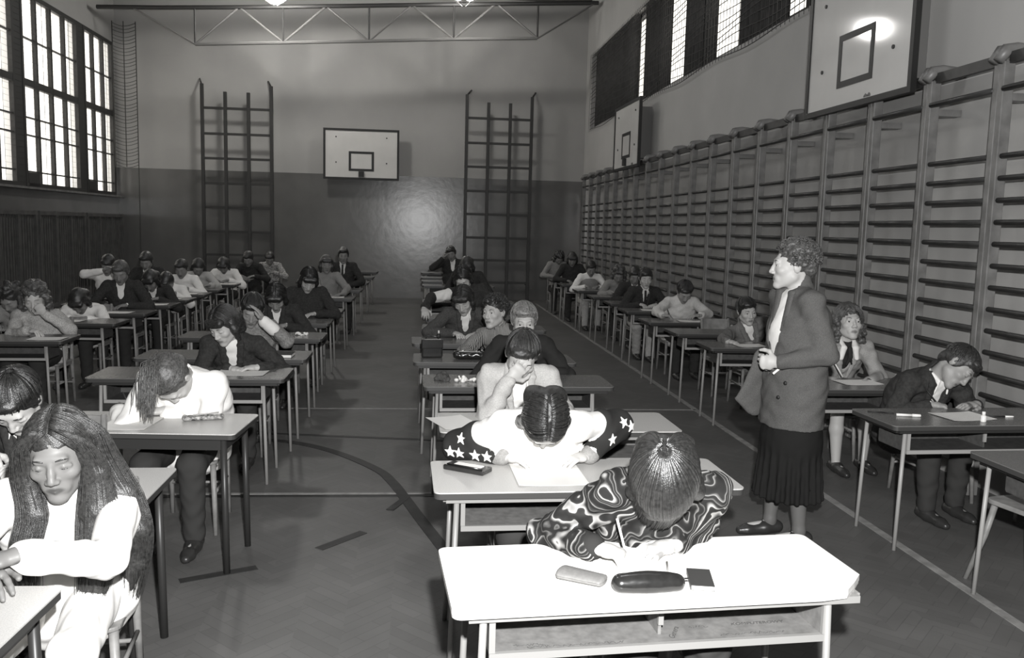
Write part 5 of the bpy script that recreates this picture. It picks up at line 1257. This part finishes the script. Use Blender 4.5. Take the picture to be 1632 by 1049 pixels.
p2 = empty('pencil_case', (.42, 6.86, TZ), R(-3))
a, b = Blob().cap((-.10, 0, .035), (.10, 0, .035), .035, .034, .01, ax=(0, 1, 0), sc=1.2).half((0, 0, .001), (0, 0, 1), .006).build(.005); np_mesh('pouch', a, b, M_vinyl, p2, .002, 60)
MB().box((0, -.03, .066), (.17, .004, .006)).build('zip', mat('zip teeth', .25, .3, .6), p2)
tag(p2, 'plump dark pencil case in front of the striped sweater student', 'pencil case')
bt = empty('glue_bottle', (.20, 8.02, TZ))
MB().lathe([(0, 0), (.016, 0), (.017, .05), (.010, .06), (.010, .064), (0, .064)], n=14).build('bottle', M_black, bt, smooth=True)
MB().lathe([(0, .064), (.009, .064), (.007, .09), (0, .092)], n=12).build('cap', M_paper, bt, smooth=True)
tag(bt, 'small dark bottle with white cap on the desk of the grey jacket student', 'bottle')
# open pencil case of the ponytail student
oc = empty('pencil_case', (-1.13, 4.66, TZ), R(14))
a, b = Blob().cap((-.09, 0, .016), (.09, .0, .016), .017, .016, .01, ax=(0, 1, 0), sc=2.0).cap((-.08, 0, .035), (.08, 0, .035), .014, .014, .006, ax=(0, 1, 0), sc=2.2, op='s').half((0, 0, .001), (0, 0, 1), .003).build(.004); np_mesh('pouch', a, b, mat('checked cloth', .04, .9, v2=.5, nscale=60.), oc)
MB().tube([(-.05, -.004, .03), (.08, .01, .036)], .004, 6).build('loose_pencil', M_cl['light'], oc, smooth=True)
tag(oc, 'open patterned pencil case by the elbow of the ponytail student', 'pencil case')
bk = empty('book', (-1.10, 6.93, TZ), R(-2))
MB().box((0, 0, .013), (.24, .17, .020)).build('pages', M_paper, bk); MB().box((0, 0, .001), (.245, .175, .002)).build('cover', M_black, bk); MB().box((0, .0, .0245), (.245, .175, .002)).build('cover', M_cl['mid'], bk)
tag(bk, 'flat book with white page edges on the desk behind the dark jacket girl', 'book')
# pens and correction fluid of the dark suit student
def marker(label, x, y, rz, L, r, m1, m2):
    t = empty('marker', (x, y, TZ + r), R(rz))
    MB().tube([(-L / 2, 0, 0), (L * .15, 0, 0)], r, 10).build('barrel', m1, t, smooth=True); MB().tube([(L * .15, 0, 0), (L / 2 - .004, 0, 0), (L / 2, 0, 0)], [r * 1.12, r * 1.1, r * .8], 10).build('cap', m2, t, smooth=True)
    return tag(t, label, 'pen', 'pens and pencils')
M_plw = mat('white plastic', .8, .35)
marker('thick white marker near the front left corner of the dark suit desk', 2.92, 4.76, -12, .14, .008, M_plw, M_plw)
marker('thin dark pen beside the thick white marker', 2.80, 4.86, -18, .15, .004, M_black, M_black)
marker('dark pen lying right of the correction fluid bottle', 3.50, 4.74, -4, .15, .005, M_black, M_plw)
cf = empty('correction_fluid', (3.30, 4.62, TZ))
MB().lathe([(0, 0), (.015, 0), (.016, .004), (.016, .034), (.009, .040), (0, .040)], n=16).build('bottle', M_plw, cf, smooth=True); MB().lathe([(0, .040), (.010, .040), (.0095, .060), (0, .061)], n=14).build('cap', M_plw, cf, smooth=True)
tag(cf, 'small white correction fluid bottle on the dark suit desk', 'bottle')
ts = MB().box((2.02, 4.60, 1.045), (.012, .004, .07), Matrix.Rotation(R(50), 3, 'Y')).build('paper_slip', M_paper); tag(ts, 'small white slip held in the clasped hands of the teacher', 'paper')

# ------------------------------------------------------------------ camera, lights, sky
cam = bpy.data.cameras.new('camera'); co = bpy.data.objects.new('camera', cam); col.objects.link(co)
cam.sensor_fit = 'HORIZONTAL'; cam.sensor_width = 36; cam.lens = 1373 * 36 / 1632; cam.clip_start = .05; cam.clip_end = 200
def cam_matrix(pitch, yaw, roll, h):
    F = Vector((-math.sin(yaw), math.cos(yaw), 0)); Rr = Vector((math.cos(yaw), math.sin(yaw), 0)); Z = Vector((0, 0, 1))
    fw = F * math.cos(pitch) - Z * math.sin(pitch); up = F * math.sin(pitch) + Z * math.cos(pitch)
    r2 = Rr * math.cos(roll) + up * math.sin(roll); u2 = up * math.cos(roll) - Rr * math.sin(roll)
    M = Matrix((r2, u2, -fw)).transposed().to_4x4(); M.translation = Vector((0, 0, h)); return M
co.matrix_world = cam_matrix(R(6.6767), R(-6.3184), .025, 1.80)
scene.camera = co
# the photographer's flash, held just above the lens
fl = bpy.data.lights.new('camera_flash', 'SPOT'); fl.energy = 1500; fl.shadow_soft_size = .035; fl.spot_size = R(118); fl.spot_blend = .75
fo = bpy.data.objects.new('camera_flash', fl); col.objects.link(fo); fo.matrix_world = Matrix.Translation((.10, 0, 0)) @ cam_matrix(R(4.0), R(-6.3), 0, 2.10) 
# unseen fill lights added overhead, out of frame, to raise the ambient level
for k, (x, y) in enumerate(((-2.9, 12.2), (.9, 12.2), (-2.9, 5.5), (.9, 5.5))):
    lg = bpy.data.lights.new('overhead_fill', 'SPOT'); lg.energy = 105; lg.shadow_soft_size = .55; lg.spot_size = R(158); lg.spot_blend = .35
    lo_ = bpy.data.objects.new('overhead_fill', lg); col.objects.link(lo_); lo_.location = (x, y, 6.7)
wd = bpy.data.worlds.new('sky'); scene.world = wd; wd.use_nodes = True
bg = wd.node_tree.nodes['Background']; bg.inputs['Color'].default_value = (1, .99, .97, 1); bg.inputs['Strength'].default_value = 2.6
vs = scene.view_settings; vs.view_transform = 'Standard'; vs.look = 'None'; vs.gamma = 1.0; vs.exposure = 0.0; vs.use_curve_mapping = False
